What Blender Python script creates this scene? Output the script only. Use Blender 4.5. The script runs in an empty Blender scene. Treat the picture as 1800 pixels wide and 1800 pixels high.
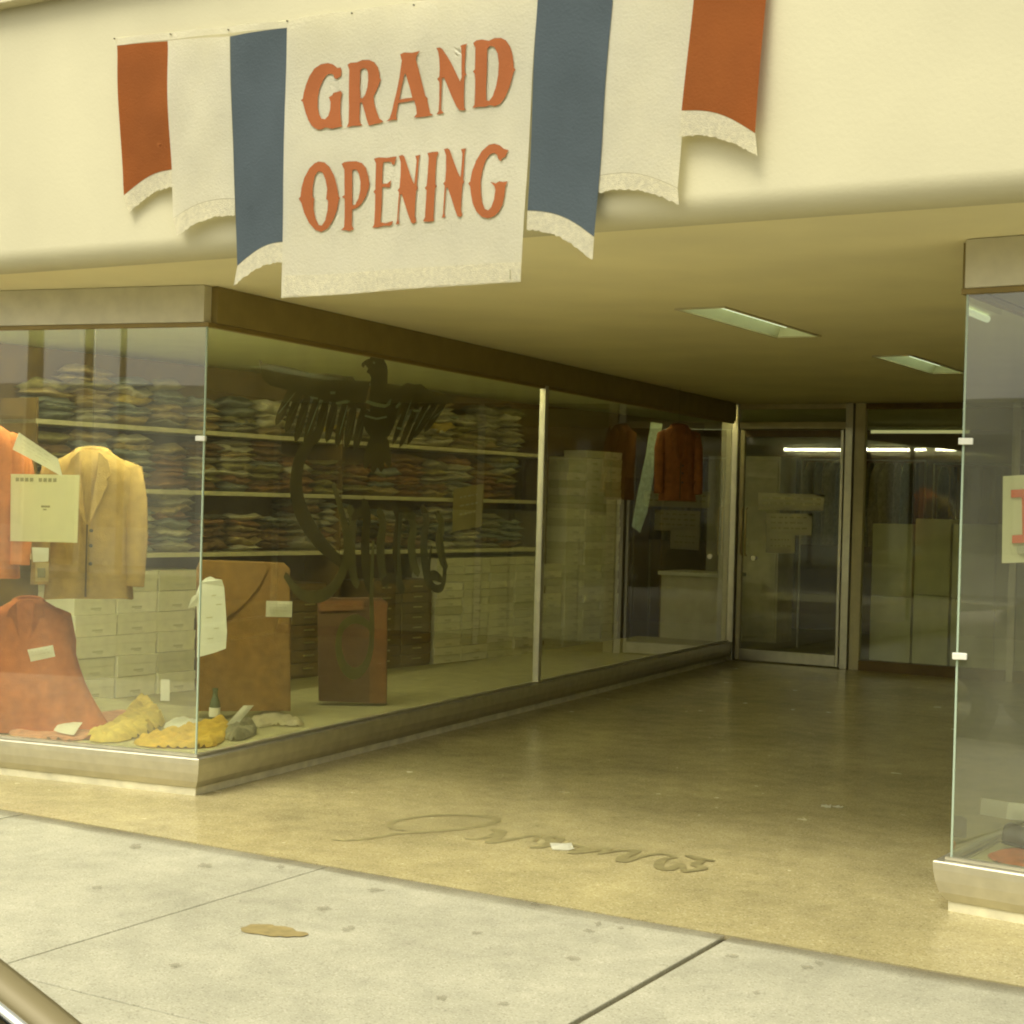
import bpy, bmesh, random
from math import sin, cos, pi, radians, sqrt, atan2, exp
from mathutils import Vector, Matrix, noise
from mathutils.geometry import tessellate_polygon
R = random.Random(7)
S = bpy.context.scene
COL = S.collection

# ------------------------------------------------------------------ camera
EYE = Vector((0, 0, 1.55)); FPX = 2800.0
YAW, ROLL, PITCH = radians(30.5), radians(1.55), radians(-0.35)
fw = Vector((-sin(YAW)*cos(PITCH), cos(YAW)*cos(PITCH), sin(PITCH)))
rt0 = Vector((cos(YAW), sin(YAW), 0)); up0 = rt0.cross(fw)
rt = rt0*cos(ROLL)+up0*sin(ROLL); up = -rt0*sin(ROLL)+up0*cos(ROLL)
cam = bpy.data.objects.new('camera', bpy.data.cameras.new('camera')); COL.objects.link(cam)
cam.matrix_world = Matrix(((rt.x, up.x, -fw.x, 0), (rt.y, up.y, -fw.y, 0), (rt.z, up.z, -fw.z, EYE.z), (0, 0, 0, 1)))
cam.data.sensor_width = 36; cam.data.lens = 36*FPX/1800; cam.data.clip_start = .05; cam.data.clip_end = 400
S.camera = cam

# ------------------------------------------------------------------ light
SUN_EL, SUN_AZ = radians(58), radians(190)      # high veiled sun over the street
W = bpy.data.worlds.new('World'); S.world = W; W.use_nodes = True
nt = W.node_tree; nt.nodes.clear()
sky = nt.nodes.new('ShaderNodeTexSky'); sky.sky_type = 'NISHITA'; sky.sun_disc = False
sky.sun_elevation = SUN_EL; sky.sun_rotation = SUN_AZ; sky.dust_density = 4; sky.air_density = 1.0
hs = nt.nodes.new('ShaderNodeHueSaturation'); hs.inputs['Saturation'].default_value = .12
mx = nt.nodes.new('ShaderNodeMix'); mx.data_type = 'RGBA'; mx.blend_type = 'MULTIPLY'; mx.inputs[0].default_value = 1
mx.inputs[7].default_value = (1, .965, .80, 1)      # overcast seen through aged, yellowed film
bg = nt.nodes.new('ShaderNodeBackground'); bg.inputs[1].default_value = .15
wo = nt.nodes.new('ShaderNodeOutputWorld')
nt.links.new(sky.outputs[0], hs.inputs['Color']); nt.links.new(hs.outputs[0], mx.inputs[6])
nt.links.new(mx.outputs[2], bg.inputs[0]); nt.links.new(bg.outputs[0], wo.inputs[0])
sl = bpy.data.lights.new('sun', 'SUN'); sl.energy = 0.8; sl.angle = radians(25); sl.color = (1, .96, .80)
so = bpy.data.objects.new('sun', sl); COL.objects.link(so); so.location = (0, -10, 20)
sd = Vector((sin(SUN_AZ)*cos(SUN_EL), cos(SUN_AZ)*cos(SUN_EL), sin(SUN_EL)))
so.rotation_euler = sd.to_track_quat('Z', 'Y').to_euler()
S.view_settings.view_transform = 'Standard'; S.view_settings.look = 'None'
S.view_settings.exposure = 0.8; S.view_settings.gamma = 1
S.render.engine = 'CYCLES'
S.cycles.max_bounces = 10; S.cycles.diffuse_bounces = 5; S.cycles.transparent_max_bounces = 16
S.cycles.use_denoising = True; S.cycles.filter_width = 2.0
S.cycles.sample_clamp_indirect = 6; S.cycles.caustics_reflective = False; S.cycles.caustics_refractive = False

# ------------------------------------------------------------------ points from the measured camera
def ray(px, py): return fw + rt*((px-900)/FPX) - up*((py-900)/FPX)
def at_z(px, py, z):
    d = ray(px, py); return EYE + d*((z-EYE.z)/d.z)
def at_y(px, py, y):
    d = ray(px, py); return EYE + d*(y/d.y)
def at_d(px, py, dist): return EYE + ray(px, py)*dist
def at_plane(px, py, p, n):
    d = ray(px, py); return EYE + d*((p-EYE).dot(n)/d.dot(n))
def V(*a): return Vector(a)

# ------------------------------------------------------------------ materials
MATS = {}
def mat(name, base, rough=.6, metal=0, var=.12, scale=6, bump=0, bscale=60, spec=.5, emit=None, estr=0, coord='Object', weave=0):
    if name in MATS: return MATS[name]
    m = bpy.data.materials.new(name); m.use_nodes = True; n = m.node_tree; b = n.nodes['Principled BSDF']
    b.inputs['Roughness'].default_value = rough; b.inputs['Metallic'].default_value = metal
    b.inputs['Specular IOR Level'].default_value = spec
    tc = n.nodes.new('ShaderNodeTexCoord')
    if var:
        t = n.nodes.new('ShaderNodeTexNoise'); t.inputs['Scale'].default_value = scale; t.inputs['Detail'].default_value = 6
        n.links.new(tc.outputs[coord], t.inputs['Vector'])
        r = n.nodes.new('ShaderNodeValToRGB'); e = r.color_ramp.elements
        e[0].position = .3; e[1].position = .7
        e[0].color = tuple(c*(1-var) for c in base)+(1,); e[1].color = tuple(min(1, c*(1+var*.6)) for c in base)+(1,)
        n.links.new(t.outputs['Fac'], r.inputs[0]); n.links.new(r.outputs[0], b.inputs['Base Color'])
    else: b.inputs['Base Color'].default_value = tuple(base)+(1,)
    if bump:
        t2 = n.nodes.new('ShaderNodeTexNoise'); t2.inputs['Scale'].default_value = bscale; t2.inputs['Detail'].default_value = 5
        n.links.new(tc.outputs[coord], t2.inputs['Vector'])
        bp = n.nodes.new('ShaderNodeBump'); bp.inputs['Strength'].default_value = bump; bp.inputs['Distance'].default_value = .01
        n.links.new(t2.outputs['Fac'], bp.inputs['Height']); n.links.new(bp.outputs[0], b.inputs['Normal'])
    if emit:
        b.inputs['Emission Color'].default_value = tuple(emit)+(1,); b.inputs['Emission Strength'].default_value = estr
    MATS[name] = m; return m

def speckle(name, base, dark, light, sc, rough, stains=.2, bump=.05, spec=.5):
    m = bpy.data.materials.new(name); m.use_nodes = True; n = m.node_tree; b = n.nodes['Principled BSDF']
    tc = n.nodes.new('ShaderNodeTexCoord')
    v = n.nodes.new('ShaderNodeTexVoronoi'); v.inputs['Scale'].default_value = sc; n.links.new(tc.outputs['Object'], v.inputs['Vector'])
    sep = n.nodes.new('ShaderNodeSeparateColor'); n.links.new(v.outputs['Color'], sep.inputs[0])
    r = n.nodes.new('ShaderNodeValToRGB'); r.color_ramp.interpolation = 'LINEAR'; e = r.color_ramp.elements
    e[0].position = .0; e[0].color = dark+(1,); e[1].position = 1; e[1].color = light+(1,)
    for p in (.18, .82):
        x = e.new(p); x.color = base+(1,)
    n.links.new(sep.outputs[0], r.inputs[0])
    t = n.nodes.new('ShaderNodeTexNoise'); t.inputs['Scale'].default_value = .9; t.inputs['Detail'].default_value = 8; t.inputs['Roughness'].default_value = .62
    n.links.new(tc.outputs['Object'], t.inputs['Vector'])
    r2 = n.nodes.new('ShaderNodeValToRGB'); e = r2.color_ramp.elements; e[0].position = .32; e[1].position = .66
    e[0].color = (1-stains,)*2+(1-stains*1.1, 1); e[1].color = (1.06, 1.05, 1.03, 1)
    n.links.new(t.outputs['Fac'], r2.inputs[0])
    t3 = n.nodes.new('ShaderNodeTexNoise'); t3.inputs['Scale'].default_value = 7; t3.inputs['Detail'].default_value = 6; n.links.new(tc.outputs['Object'], t3.inputs['Vector'])
    r3 = n.nodes.new('ShaderNodeValToRGB'); e = r3.color_ramp.elements; e[0].position = .25; e[1].position = .6
    e[0].color = (1-stains*.6,)*3+(1,); e[1].color = (1, 1, 1, 1)
    n.links.new(t3.outputs['Fac'], r3.inputs[0])
    for i, o in enumerate((r2, r3)):
        mm = n.nodes.new('ShaderNodeMix'); mm.data_type = 'RGBA'; mm.blend_type = 'MULTIPLY'; mm.inputs[0].default_value = 1
        n.links.new(last if i else r.outputs[0], mm.inputs[6]); n.links.new(o.outputs[0], mm.inputs[7]); last = mm.outputs[2]
    n.links.new(last, b.inputs['Base Color'])
    mr = n.nodes.new('ShaderNodeMapRange'); mr.inputs[3].default_value = rough-.03; mr.inputs[4].default_value = rough+.06
    n.links.new(t3.outputs['Fac'], mr.inputs[0]); n.links.new(mr.outputs[0], b.inputs['Roughness'])
    b.inputs['Specular IOR Level'].default_value = spec
    bp = n.nodes.new('ShaderNodeBump'); bp.inputs['Strength'].default_value = bump; bp.inputs['Distance'].default_value = .01
    t4 = n.nodes.new('ShaderNodeTexNoise'); t4.inputs['Scale'].default_value = 120; n.links.new(tc.outputs['Object'], t4.inputs['Vector'])
    n.links.new(t4.outputs['Fac'], bp.inputs['Height']); n.links.new(bp.outputs[0], b.inputs['Normal'])
    MATS[name] = m; return m

def glassmat(name, tint, ior=1.5, haze=.042):
    m = bpy.data.materials.new(name); m.use_nodes = True; n = m.node_tree; n.nodes.clear()
    o = n.nodes.new('ShaderNodeOutputMaterial'); mixs = n.nodes.new('ShaderNodeMixShader')
    t = n.nodes.new('ShaderNodeBsdfTransparent'); t.inputs[0].default_value = tint+(1,)
    g = n.nodes.new('ShaderNodeBsdfGlossy'); g.inputs['Roughness'].default_value = .015; g.inputs[0].default_value = (1, 1, 1, 1)
    f = n.nodes.new('ShaderNodeFresnel'); f.inputs[0].default_value = ior
    ge = n.nodes.new('ShaderNodeNewGeometry'); iv = n.nodes.new('ShaderNodeMath'); iv.operation = 'SUBTRACT'; iv.inputs[0].default_value = 1
    n.links.new(ge.outputs['Backfacing'], iv.inputs[1])          # one thin sheet: both surfaces' reflection on the face one looks at
    mu = n.nodes.new('ShaderNodeMath'); mu.operation = 'MULTIPLY'; n.links.new(f.outputs[0], mu.inputs[0]); n.links.new(iv.outputs[0], mu.inputs[1])
    m2 = n.nodes.new('ShaderNodeMath'); m2.operation = 'MULTIPLY'; m2.use_clamp = True; m2.inputs[1].default_value = 2.3; n.links.new(mu.outputs[0], m2.inputs[0])
    n.links.new(m2.outputs[0], mixs.inputs[0]); n.links.new(t.outputs[0], mixs.inputs[1]); n.links.new(g.outputs[0], mixs.inputs[2])
    # pale diffuse film that paints a milky haze over the pane
    df = n.nodes.new('ShaderNodeBsdfDiffuse'); df.inputs[0].default_value = (.72, .70, .55, 1); dm = n.nodes.new('ShaderNodeMixShader')
    tc = n.nodes.new('ShaderNodeTexCoord'); mp = n.nodes.new('ShaderNodeMapping'); mp.inputs['Scale'].default_value = (1, 1, .35); mp.inputs['Rotation'].default_value = (.5, .3, 0)
    tn = n.nodes.new('ShaderNodeTexNoise'); tn.inputs['Scale'].default_value = 3.5; tn.inputs['Detail'].default_value = 7
    n.links.new(tc.outputs['Object'], mp.inputs[0]); n.links.new(mp.outputs[0], tn.inputs['Vector'])
    mr = n.nodes.new('ShaderNodeMapRange'); mr.inputs[1].default_value = .3; mr.inputs[2].default_value = .8; mr.inputs[3].default_value = haze*.5; mr.inputs[4].default_value = haze*1.8
    n.links.new(tn.outputs['Fac'], mr.inputs[0]); n.links.new(mr.outputs[0], dm.inputs[0])
    n.links.new(mixs.outputs[0], dm.inputs[1]); n.links.new(df.outputs[0], dm.inputs[2])
    n.links.new(dm.outputs[0], o.inputs[0]); MATS[name] = m; return m

GLASS = glassmat('window_glass', (.95, .97, .90))
EDGE = mat('glass_edge', (.40, .50, .38), .2, 0, 0)
TERR = speckle('terrazzo', (.53, .46, .235), (.36, .30, .14), (.70, .63, .38), 150, .24, .28, .03, .5)
CONC = speckle('concrete', (.47, .456, .345), (.34, .328, .24), (.58, .562, .44), 170, .85, .26, .25, .25)
ASPH = speckle('asphalt', (.06, .058, .05), (.03, .03, .03), (.14, .13, .11), 300, .9, .3, .5, .3)
PAINT = mat('cream_paint', (.60, .56, .375), .75, 0, .09, 1.1, .1, 70)
CEILP = mat('ceiling_plaster', (.85, .78, .50), .85, 0, .08, 1.4, .15, 70)
ALU = mat('brushed_aluminium', (.60, .57, .44), .38, .75, .10, 14, .05, 200)
ALUD = mat('header_metal', (.62, .56, .36), .5, .15, .10, 10, .05, 120)
PLINTH = mat('plinth_stone', (.66, .62, .42), .8, 0, .18, 12, .2)
WOOD = mat('dark_wood_panel', (.17, .105, .022), .5, 0, .25, 5, .1, 40)
TANWOOD = mat('brown_panel', (.30, .19, .05), .55, 0, .22, 5, .1, 40)
INCEIL = mat('store_ceiling_paint', (.80, .85, .58), .8, 0, .05, 3)
INFLOOR = mat('store_floor', (.34, .30, .12), .5, 0, .2, 5)
PLAT = mat('display_floor_felt', (.34, .31, .155), .9, 0, .15, 9, .2)
SHELF = mat('shelf_board_paint', (.62, .58, .34), .55, 0, .12, 10)
BOX = [mat('box_card_%d' % i, c, .7, 0, .08, 14) for i, c in enumerate([(.82, .79, .56), (.73, .71, .48), (.88, .85, .64), (.66, .63, .41)])]
PRINT = mat('grey_print', (.30, .28, .18), .8, 0, 0)
WHITE = mat('white_paper', (.86, .85, .70), .8, 0, .03)
CREAM = mat('cream_paper', (.85, .82, .55), .8, 0, .04)
BLACK = mat('black_rubber', (.03, .03, .02), .6, 0, .1)

# ------------------------------------------------------------------ mesh helpers
def link(name, me, m, parent=None):
    o = bpy.data.objects.new(name, me); COL.objects.link(o)
    if m is not None and not me.materials: me.materials.append(m)
    if parent is not None: o.parent = parent
    return o
def bm_done(name, bm, m, parent=None, smooth=False, bevel=0):
    bmesh.ops.recalc_face_normals(bm, faces=bm.faces)
    if bevel: bmesh.ops.bevel(bm, geom=bm.edges[:], offset=bevel, segments=2, affect='EDGES', profile=.5)
    if smooth:
        for e in bm.edges:
            if len(e.link_faces) == 2 and e.calc_face_angle(0) > .9: e.smooth = False
    me = bpy.data.meshes.new(name); bm.to_mesh(me); bm.free()
    if smooth:
        for p in me.polygons: p.use_smooth = True
    return link(name, me, m, parent)
def tag(o, label=None, cat=None, group=None, kind=None):
    if label: o['label'] = label
    if cat: o['category'] = cat
    if group: o['group'] = group
    if kind: o['kind'] = kind
    return o
def thing(name, label, cat, loc=(0, 0, 0), rz=0, group=None):
    o = bpy.data.objects.new(name, None); COL.objects.link(o); o.location = loc; o.rotation_euler = (0, 0, rz)
    o.empty_display_size = .1
    return tag(o, label, cat, group)
def box(bm, x0, x1, y0, y1, z0, z1):
    v = [bm.verts.new(p) for p in ((x0, y0, z0), (x1, y0, z0), (x1, y1, z0), (x0, y1, z0), (x0, y0, z1), (x1, y0, z1), (x1, y1, z1), (x0, y1, z1))]
    for f in ((0, 3, 2, 1), (4, 5, 6, 7), (0, 1, 5, 4), (1, 2, 6, 5), (2, 3, 7, 6), (3, 0, 4, 7)): bm.faces.new([v[i] for i in f])
    return v
def boxobj(name, dims, m, parent=None, bevel=0):
    bm = bmesh.new(); box(bm, *dims); return bm_done(name, bm, m, parent, False, bevel)
def prism(bm, pts, z0, z1):
    """vertical prism over a ground polygon"""
    a = [bm.verts.new((p[0], p[1], z0)) for p in pts]; b = [bm.verts.new((p[0], p[1], z1)) for p in pts]
    bm.faces.new(a[::-1]); bm.faces.new(b); n = len(pts)
    for i in range(n): bm.faces.new((a[i], a[(i+1) % n], b[(i+1) % n], b[i]))
def bar(bm, p, q, w, z0, z1, off=0):
    """upright slab from p to q in plan, w thick, centred then pushed sideways by off"""
    p, q = Vector(p[:2]), Vector(q[:2]); d = (q-p).normalized(); n = Vector((-d.y, d.x))
    prism(bm, [p+n*(off-w/2), q+n*(off-w/2), q+n*(off+w/2), p+n*(off+w/2)], z0, z1)
def slab_tri(bm, outer, holes, fn, thick):
    """flat cut-out (outline with holes) mapped by fn(u,v,k) to 3-D, k=0 front k=1 back"""
    loops = [outer]+list(holes); flat = [p for l in loops for p in l]
    tris = tessellate_polygon([[Vector((p[0], p[1], 0)) for p in l] for l in loops])
    f = [bm.verts.new(fn(p[0], p[1], 0)) for p in flat]
    b = [bm.verts.new(fn(p[0], p[1], thick)) for p in flat] if thick else None
    for t in tris:
        try:
            bm.faces.new([f[i] for i in t])
            if b: bm.faces.new([b[i] for i in t[::-1]])
        except ValueError: pass
    if b:
        s = 0
        for l in loops:
            n = len(l)
            for i in range(n):
                try: bm.faces.new((f[s+i], f[s+(i+1) % n], b[s+(i+1) % n], b[s+i]))
                except ValueError: pass
            s += n
def tube(bm, pts, r, seg=8, cap=True):
    rings = []
    for i, p in enumerate(pts):
        p = Vector(p); a = Vector(pts[max(i-1, 0)]); b = Vector(pts[min(i+1, len(pts)-1)]); d = (b-a).normalized()
        u = d.orthogonal().normalized() if i == 0 else (u0 - d*u0.dot(d)).normalized()
        u0 = u; v = d.cross(u); rr = r[i] if isinstance(r, (list, tuple)) else r
        rings.append([bm.verts.new(p+(u*cos(2*pi*k/seg)+v*sin(2*pi*k/seg))*rr) for k in range(seg)])
    for a, b in zip(rings, rings[1:]):
        for k in range(seg): bm.faces.new((a[k], a[(k+1) % seg], b[(k+1) % seg], b[k]))
    if cap: bm.faces.new(rings[0][::-1]); bm.faces.new(rings[-1])
def rings(bm, rs, cap=True):
    rs = [[bm.verts.new(p) for p in r] for r in rs]; n = len(rs[0])
    for a, b in zip(rs, rs[1:]):
        for k in range(n): bm.faces.new((a[k], a[(k+1) % n], b[(k+1) % n], b[k]))
    if cap: bm.faces.new(rs[0][::-1]); bm.faces.new(rs[-1])
def sweep(bm, path, prof):
    """mitred sweep of a closed (offset, z) profile along a plan path; offset is to the right of travel"""
    P = [Vector(p[:2]) for p in path]; rs = []
    for i, p in enumerate(P):
        d0 = (p-P[i-1]).normalized() if i else (P[1]-p).normalized()
        d1 = (P[i+1]-p).normalized() if i < len(P)-1 else d0
        n0 = Vector((d0.y, -d0.x)); n1 = Vector((d1.y, -d1.x)); m = (n0+n1); m = m/m.dot(n0) if m.length > 1e-6 else n0
        rs.append([(p.x+m.x*o, p.y+m.y*o, z) for o, z in prof])
    rings(bm, rs)

# ------------------------------------------------------------------ ground
KERB_Y, WALK_Y = 1.80, 5.40
bm = bmesh.new(); box(bm, -60, 60, -40, KERB_Y-.15, -.40, -.125); tag(bm_done('road', bm, ASPH), kind='structure')
bm = bmesh.new(); box(bm, -60, 60, KERB_Y-.15, 40, -.60, -.06); tag(bm_done('ground', bm, PLINTH), kind='structure')
walk = tag(bpy.data.objects.new('sidewalk', None), kind='structure'); COL.objects.link(walk)
xs = [-2.22+1.81*k for k in range(-9, 9)]; ys = [KERB_Y+.006, 3.59, WALK_Y]
STAIN = mat('dirty_concrete', (.46, .43, .29), .9, 0, .2, 3, .2)
for i in range(len(xs)-1):
    for j in range(2):
        g = .012 if abs(xs[i]+2.22) < .1 else .005
        g2 = .012 if abs(xs[i+1]+2.22) < .1 else .005
        bm = bmesh.new(); box(bm, xs[i]+g, xs[i+1]-g2, ys[j]+.004, ys[j+1]-.004, -.10, R.uniform(-.0045, -.0025))
        bm_done('slab', bm, CONC, walk, bevel=.004)
bm = bmesh.new()
for x in [-18.5+1.81*k for k in range(17)]: box(bm, x+.004, x+1.806, KERB_Y-.15, KERB_Y, -.14, -.004)
tag(bm_done('kerb', bm, CONC, bevel=.008), kind='structure')
bm = bmesh.new(); box(bm, xs[0], xs[-1], KERB_Y+.01, WALK_Y, -.16, -.02)
tag(bm_done('joint_bed', bm, mat('joint_dirt', (.16, .13, .06), .95)), kind='structure')
# grime strip where the sidewalk meets the terrazzo
bm = bmesh.new(); N = 90
top = [(-16+i*.25, WALK_Y-.008) for i in range(N)]
low = [(x, WALK_Y-.11-.05*noise.noise(V(x*1.1, 3, 0))) for x, y in top]
va = [bm.verts.new((x, y, .0015)) for x, y in top]; vb = [bm.verts.new((x, y, .0015)) for x, y in low]
for i in range(N-1): bm.faces.new((va[i], vb[i], vb[i+1], va[i+1]))
def soft_mat(name, col, amt, sc, axis=None):
    m = mat(name, col, .9, 0, .1); n = m.node_tree; b = n.nodes['Principled BSDF']
    tc = n.nodes.new('ShaderNodeTexCoord'); t = n.nodes.new('ShaderNodeTexNoise'); t.inputs['Scale'].default_value = sc; t.inputs['Detail'].default_value = 7
    n.links.new(tc.outputs['Object'], t.inputs[0])
    mr = n.nodes.new('ShaderNodeMapRange'); mr.inputs[1].default_value = .3; mr.inputs[2].default_value = .75; mr.inputs[3].default_value = amt*.35; mr.inputs[4].default_value = amt
    n.links.new(t.outputs['Fac'], mr.inputs[0])
    if axis:      # fades out towards one side
        sp = n.nodes.new('ShaderNodeSeparateXYZ'); n.links.new(tc.outputs['Object'], sp.inputs[0])
        m2 = n.nodes.new('ShaderNodeMapRange'); m2.inputs[1].default_value = axis[1]; m2.inputs[2].default_value = axis[2]; n.links.new(sp.outputs[axis[0]], m2.inputs[0])
        mu = n.nodes.new('ShaderNodeMath'); mu.operation = 'MULTIPLY'; n.links.new(mr.outputs[0], mu.inputs[0]); n.links.new(m2.outputs[0], mu.inputs[1])
        n.links.new(mu.outputs[0], b.inputs['Alpha'])
    else: n.links.new(mr.outputs[0], b.inputs['Alpha'])
    return m
GR = soft_mat('grime', (.20, .17, .09), .75, 2.5, (1, WALK_Y-.14, WALK_Y-.03))
tag(bm_done('walk_grime', bm, GR), kind='structure')
def stain(px, py, rx, ry, col, seed, z=.0005, zp=0, jag=.35):
    c = at_z(px, py, zp); bm = bmesh.new(); n = 26; vs = []
    dr = rt0; df = Vector((-sin(YAW), cos(YAW), 0)); sc = (c-EYE).dot(fw)/FPX; g = (c-EYE).dot(fw)**2/(FPX*EYE.z)
    for k in range(n):
        a = 2*pi*k/n; r = 1+jag*noise.noise(V(cos(a)*1.6, sin(a)*1.6, seed))
        p = c+dr*(rx*sc*r*cos(a))+df*(ry*g*r*sin(a)); vs.append(bm.verts.new((p.x, p.y, zp+z)))
    bm.faces.new(vs); return bm_done('stain', bm, col, walk)
SB = mat('oil_stain', (.30, .235, .09), .8, 0, .25, 20); SG = soft_mat('gum_stain', (.26, .24, .15), .45, 30)
# a brown spill of three lobes and old gum spots
stain(455, 1633, 30, 9, SB, 1); stain(485, 1637, 34, 9, SB, 5, .0008); stain(512, 1642, 24, 6, SB, 9, .0011)
for i, (x, y, rx, ry) in enumerate([(362, 1521, 13, 4), (493, 1523, 7, 3), (565, 1597, 15, 3), (612, 1633, 12, 4), (660, 1565, 12, 4), (308, 1697, 10, 4), (1010, 1685, 13, 4), (1052, 1624, 7, 3), (1092, 1631, 6, 2.5), (1035, 1636, 8, 3),
                                    (776, 1754, 9, 5), (885, 1765, 10, 4), (838, 1640, 8, 2.5), (1285, 1680, 11, 3), (1420, 1700, 10, 4), (1440, 1693, 8, 3), (1330, 1745, 9, 3), (170, 1560, 9, 3), (238, 1488, 10, 4), (940, 1590, 7, 2.5)]):
    stain(x, y, rx, ry, SG, i+20, .0006+i*.00002, jag=.8)
# lobby floor
bm = bmesh.new(); box(bm, -14, 6, WALK_Y, 15.15, -.05, 0); lobby_floor = tag(bm_done('lobby_floor', bm, TERR), kind='structure')
# script lettering let into the terrazzo: strokes of dark strip
INLAY = mat('inlay_strip', (.30, .26, .12), .45, 0, .25, 25)
def stroke_px(pts, w, mapper, m, name, parent, closed=False, z=.001):
    """ribbon along a smoothed polyline; mapper turns px points to 3-D; w list or number in px"""
    P = []
    n = len(pts)
    for i in range(n-1):
        p0 = pts[max(i-1, 0)]; p1 = pts[i]; p2 = pts[i+1]; p3 = pts[min(i+2, n-1)]
        for k in range(6):
            t = k/6
            P.append(tuple(.5*((2*p1[j])+(-p0[j]+p2[j])*t+(2*p0[j]-5*p1[j]+4*p2[j]-p3[j])*t*t+(-p0[j]+3*p1[j]-3*p2[j]+p3[j])*t**3) for j in (0, 1)))
    P.append(pts[-1]); bm = bmesh.new(); L = []; Rr = []
    for i, p in enumerate(P):
        a = P[max(i-1, 0)]; b = P[min(i+1, len(P)-1)]
        A, B, C = mapper(*a), mapper(*b), mapper(*p); d = (B-A).normalized()
        ww = w*(.45+.55*sin(pi*min(1, max(0, i/(len(P)-1)))))
        s = d.cross(stroke_n).normalized()*ww; zz = z+.000008*i; L.append(bm.verts.new(C+s+stroke_n*zz)); Rr.append(bm.verts.new(C-s+stroke_n*zz))
    for i in range(len(P)-1): bm.faces.new((L[i], Rr[i], Rr[i+1], L[i+1]))
    return bm_done(name, bm, m, parent)
stroke_n = V(0, 0, 1)
script = [
 [(583, 1475), (605, 1478), (650, 1474), (700, 1466), (760, 1462), (820, 1456), (862, 1448), (872, 1440), (845, 1435), (790, 1433), (735, 1436), (695, 1444), (684, 1451), (696, 1458), (712, 1460)],
 [(818, 1474), (835, 1476), (862, 1470), (878, 1463), (868, 1460), (882, 1462), (872, 1474), (860, 1482), (885, 1478), (918, 1472), (945, 1470), (938, 1480)],
 [(932, 1489), (950, 1490), (968, 1480), (962, 1472), (985, 1474), (968, 1486), (935, 1491)],
 [(968, 1487), (1005, 1486), (1028, 1492), (1005, 1500), (1040, 1496), (1070, 1492), (1052, 1502)],
 [(1052, 1502), (1085, 1496), (1120, 1496), (1098, 1506), (1090, 1513), (1100, 1514), (1130, 1505), (1165, 1502), (1188, 1508)],
 [(1188, 1508), (1165, 1512), (1158, 1524), (1175, 1529), (1198, 1520), (1200, 1531)],
 [(1205, 1504), (1232, 1513), (1222, 1521), (1236, 1527), (1212, 1532), (1200, 1534)],
 [(1205, 1504), (1230, 1511), (1256, 1514)]]
for k, s in enumerate(script):
    stroke_px(s, .024, lambda x, y: at_z(x, y, 0), INLAY, 'script_inlay', lobby_floor, z=.0013+.0004*k)

def scrap(px, py, w, h, label, rz=.3):
    c = at_z(px, py, 0); bm = bmesh.new(); n = 5
    g = [[bm.verts.new(((i/(n-1)-.5)*w, (j/(n-1)-.5)*h, .004+.014*abs(noise.noise(V(i*.9, j*.9, px*.1))))) for i in range(n)] for j in range(n)]
    for j in range(n-1):
        for i in range(n-1): bm.faces.new((g[j][i], g[j][i+1], g[j+1][i+1], g[j+1][i]))
    ret = bmesh.ops.solidify(bm, geom=bm.faces[:], thickness=.003)
    o = bm_done('paper_scrap', bm, WHITE); o.location = c; o.rotation_euler.z = rz
    return tag(o, label, 'litter')
scrap(988, 1490, .10, .13, 'small white paper scrap lying on the dark script lettering in the floor', .6)
scrap(1452, 1419, .05, .06, 'tiny pale paper scrap on the lobby floor, left one of a pair')
scrap(1472, 1420, .04, .05, 'tiny pale paper scrap on the lobby floor, right one of a pair', 1)

# ------------------------------------------------------------------ lobby ceiling and fascia
CZ = 2.62
bm = bmesh.new()
LX0, LX1, LX2, LX3 = -3.62, -3.36, -3.42, -3.18
lights = [(LX0, LX1, 7.86, 9.33), (-3.42, -3.18, 10.65, 12.05)]
# ceiling sheet with two real openings for the recessed fixtures
x0c, x1c, y0c, y1c = -14, 6, 5.56, 15.32
cuts = [x0c, -3.62, -3.42, -3.36, -3.18, x1c]; ycuts = [y0c, 7.86, 9.33, 10.65, 12.05, y1c]
for i in range(5):
    for j in range(5):
        cx, cy = (cuts[i]+cuts[i+1])/2, (ycuts[j]+ycuts[j+1])/2
        if any(a < cx < b and c < cy < d for a, b, c, d in lights): continue
        vs = [bm.verts.new(p) for p in ((cuts[i], ycuts[j], CZ), (cuts[i], ycuts[j+1], CZ), (cuts[i+1], ycuts[j+1], CZ), (cuts[i+1], ycuts[j], CZ))]
        bm.faces.new(vs)
bmesh.ops.remove_doubles(bm, verts=bm.verts, dist=1e-5)
lob = tag(bm_done('lobby_ceiling', bm, CEILP), kind='structure')
tag(boxobj('roof', (-14.2, 6.2, 5.7, 24, 2.85, 3.05), PAINT), kind='structure')
HOUS = mat('troffer_white', (.82, .84, .62), .5, 0, .04); TUBE = mat('fluorescent_tube', (.9, .95, .8), .3, 0, 0, emit=(.80, .95, .62), estr=.55)
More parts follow.
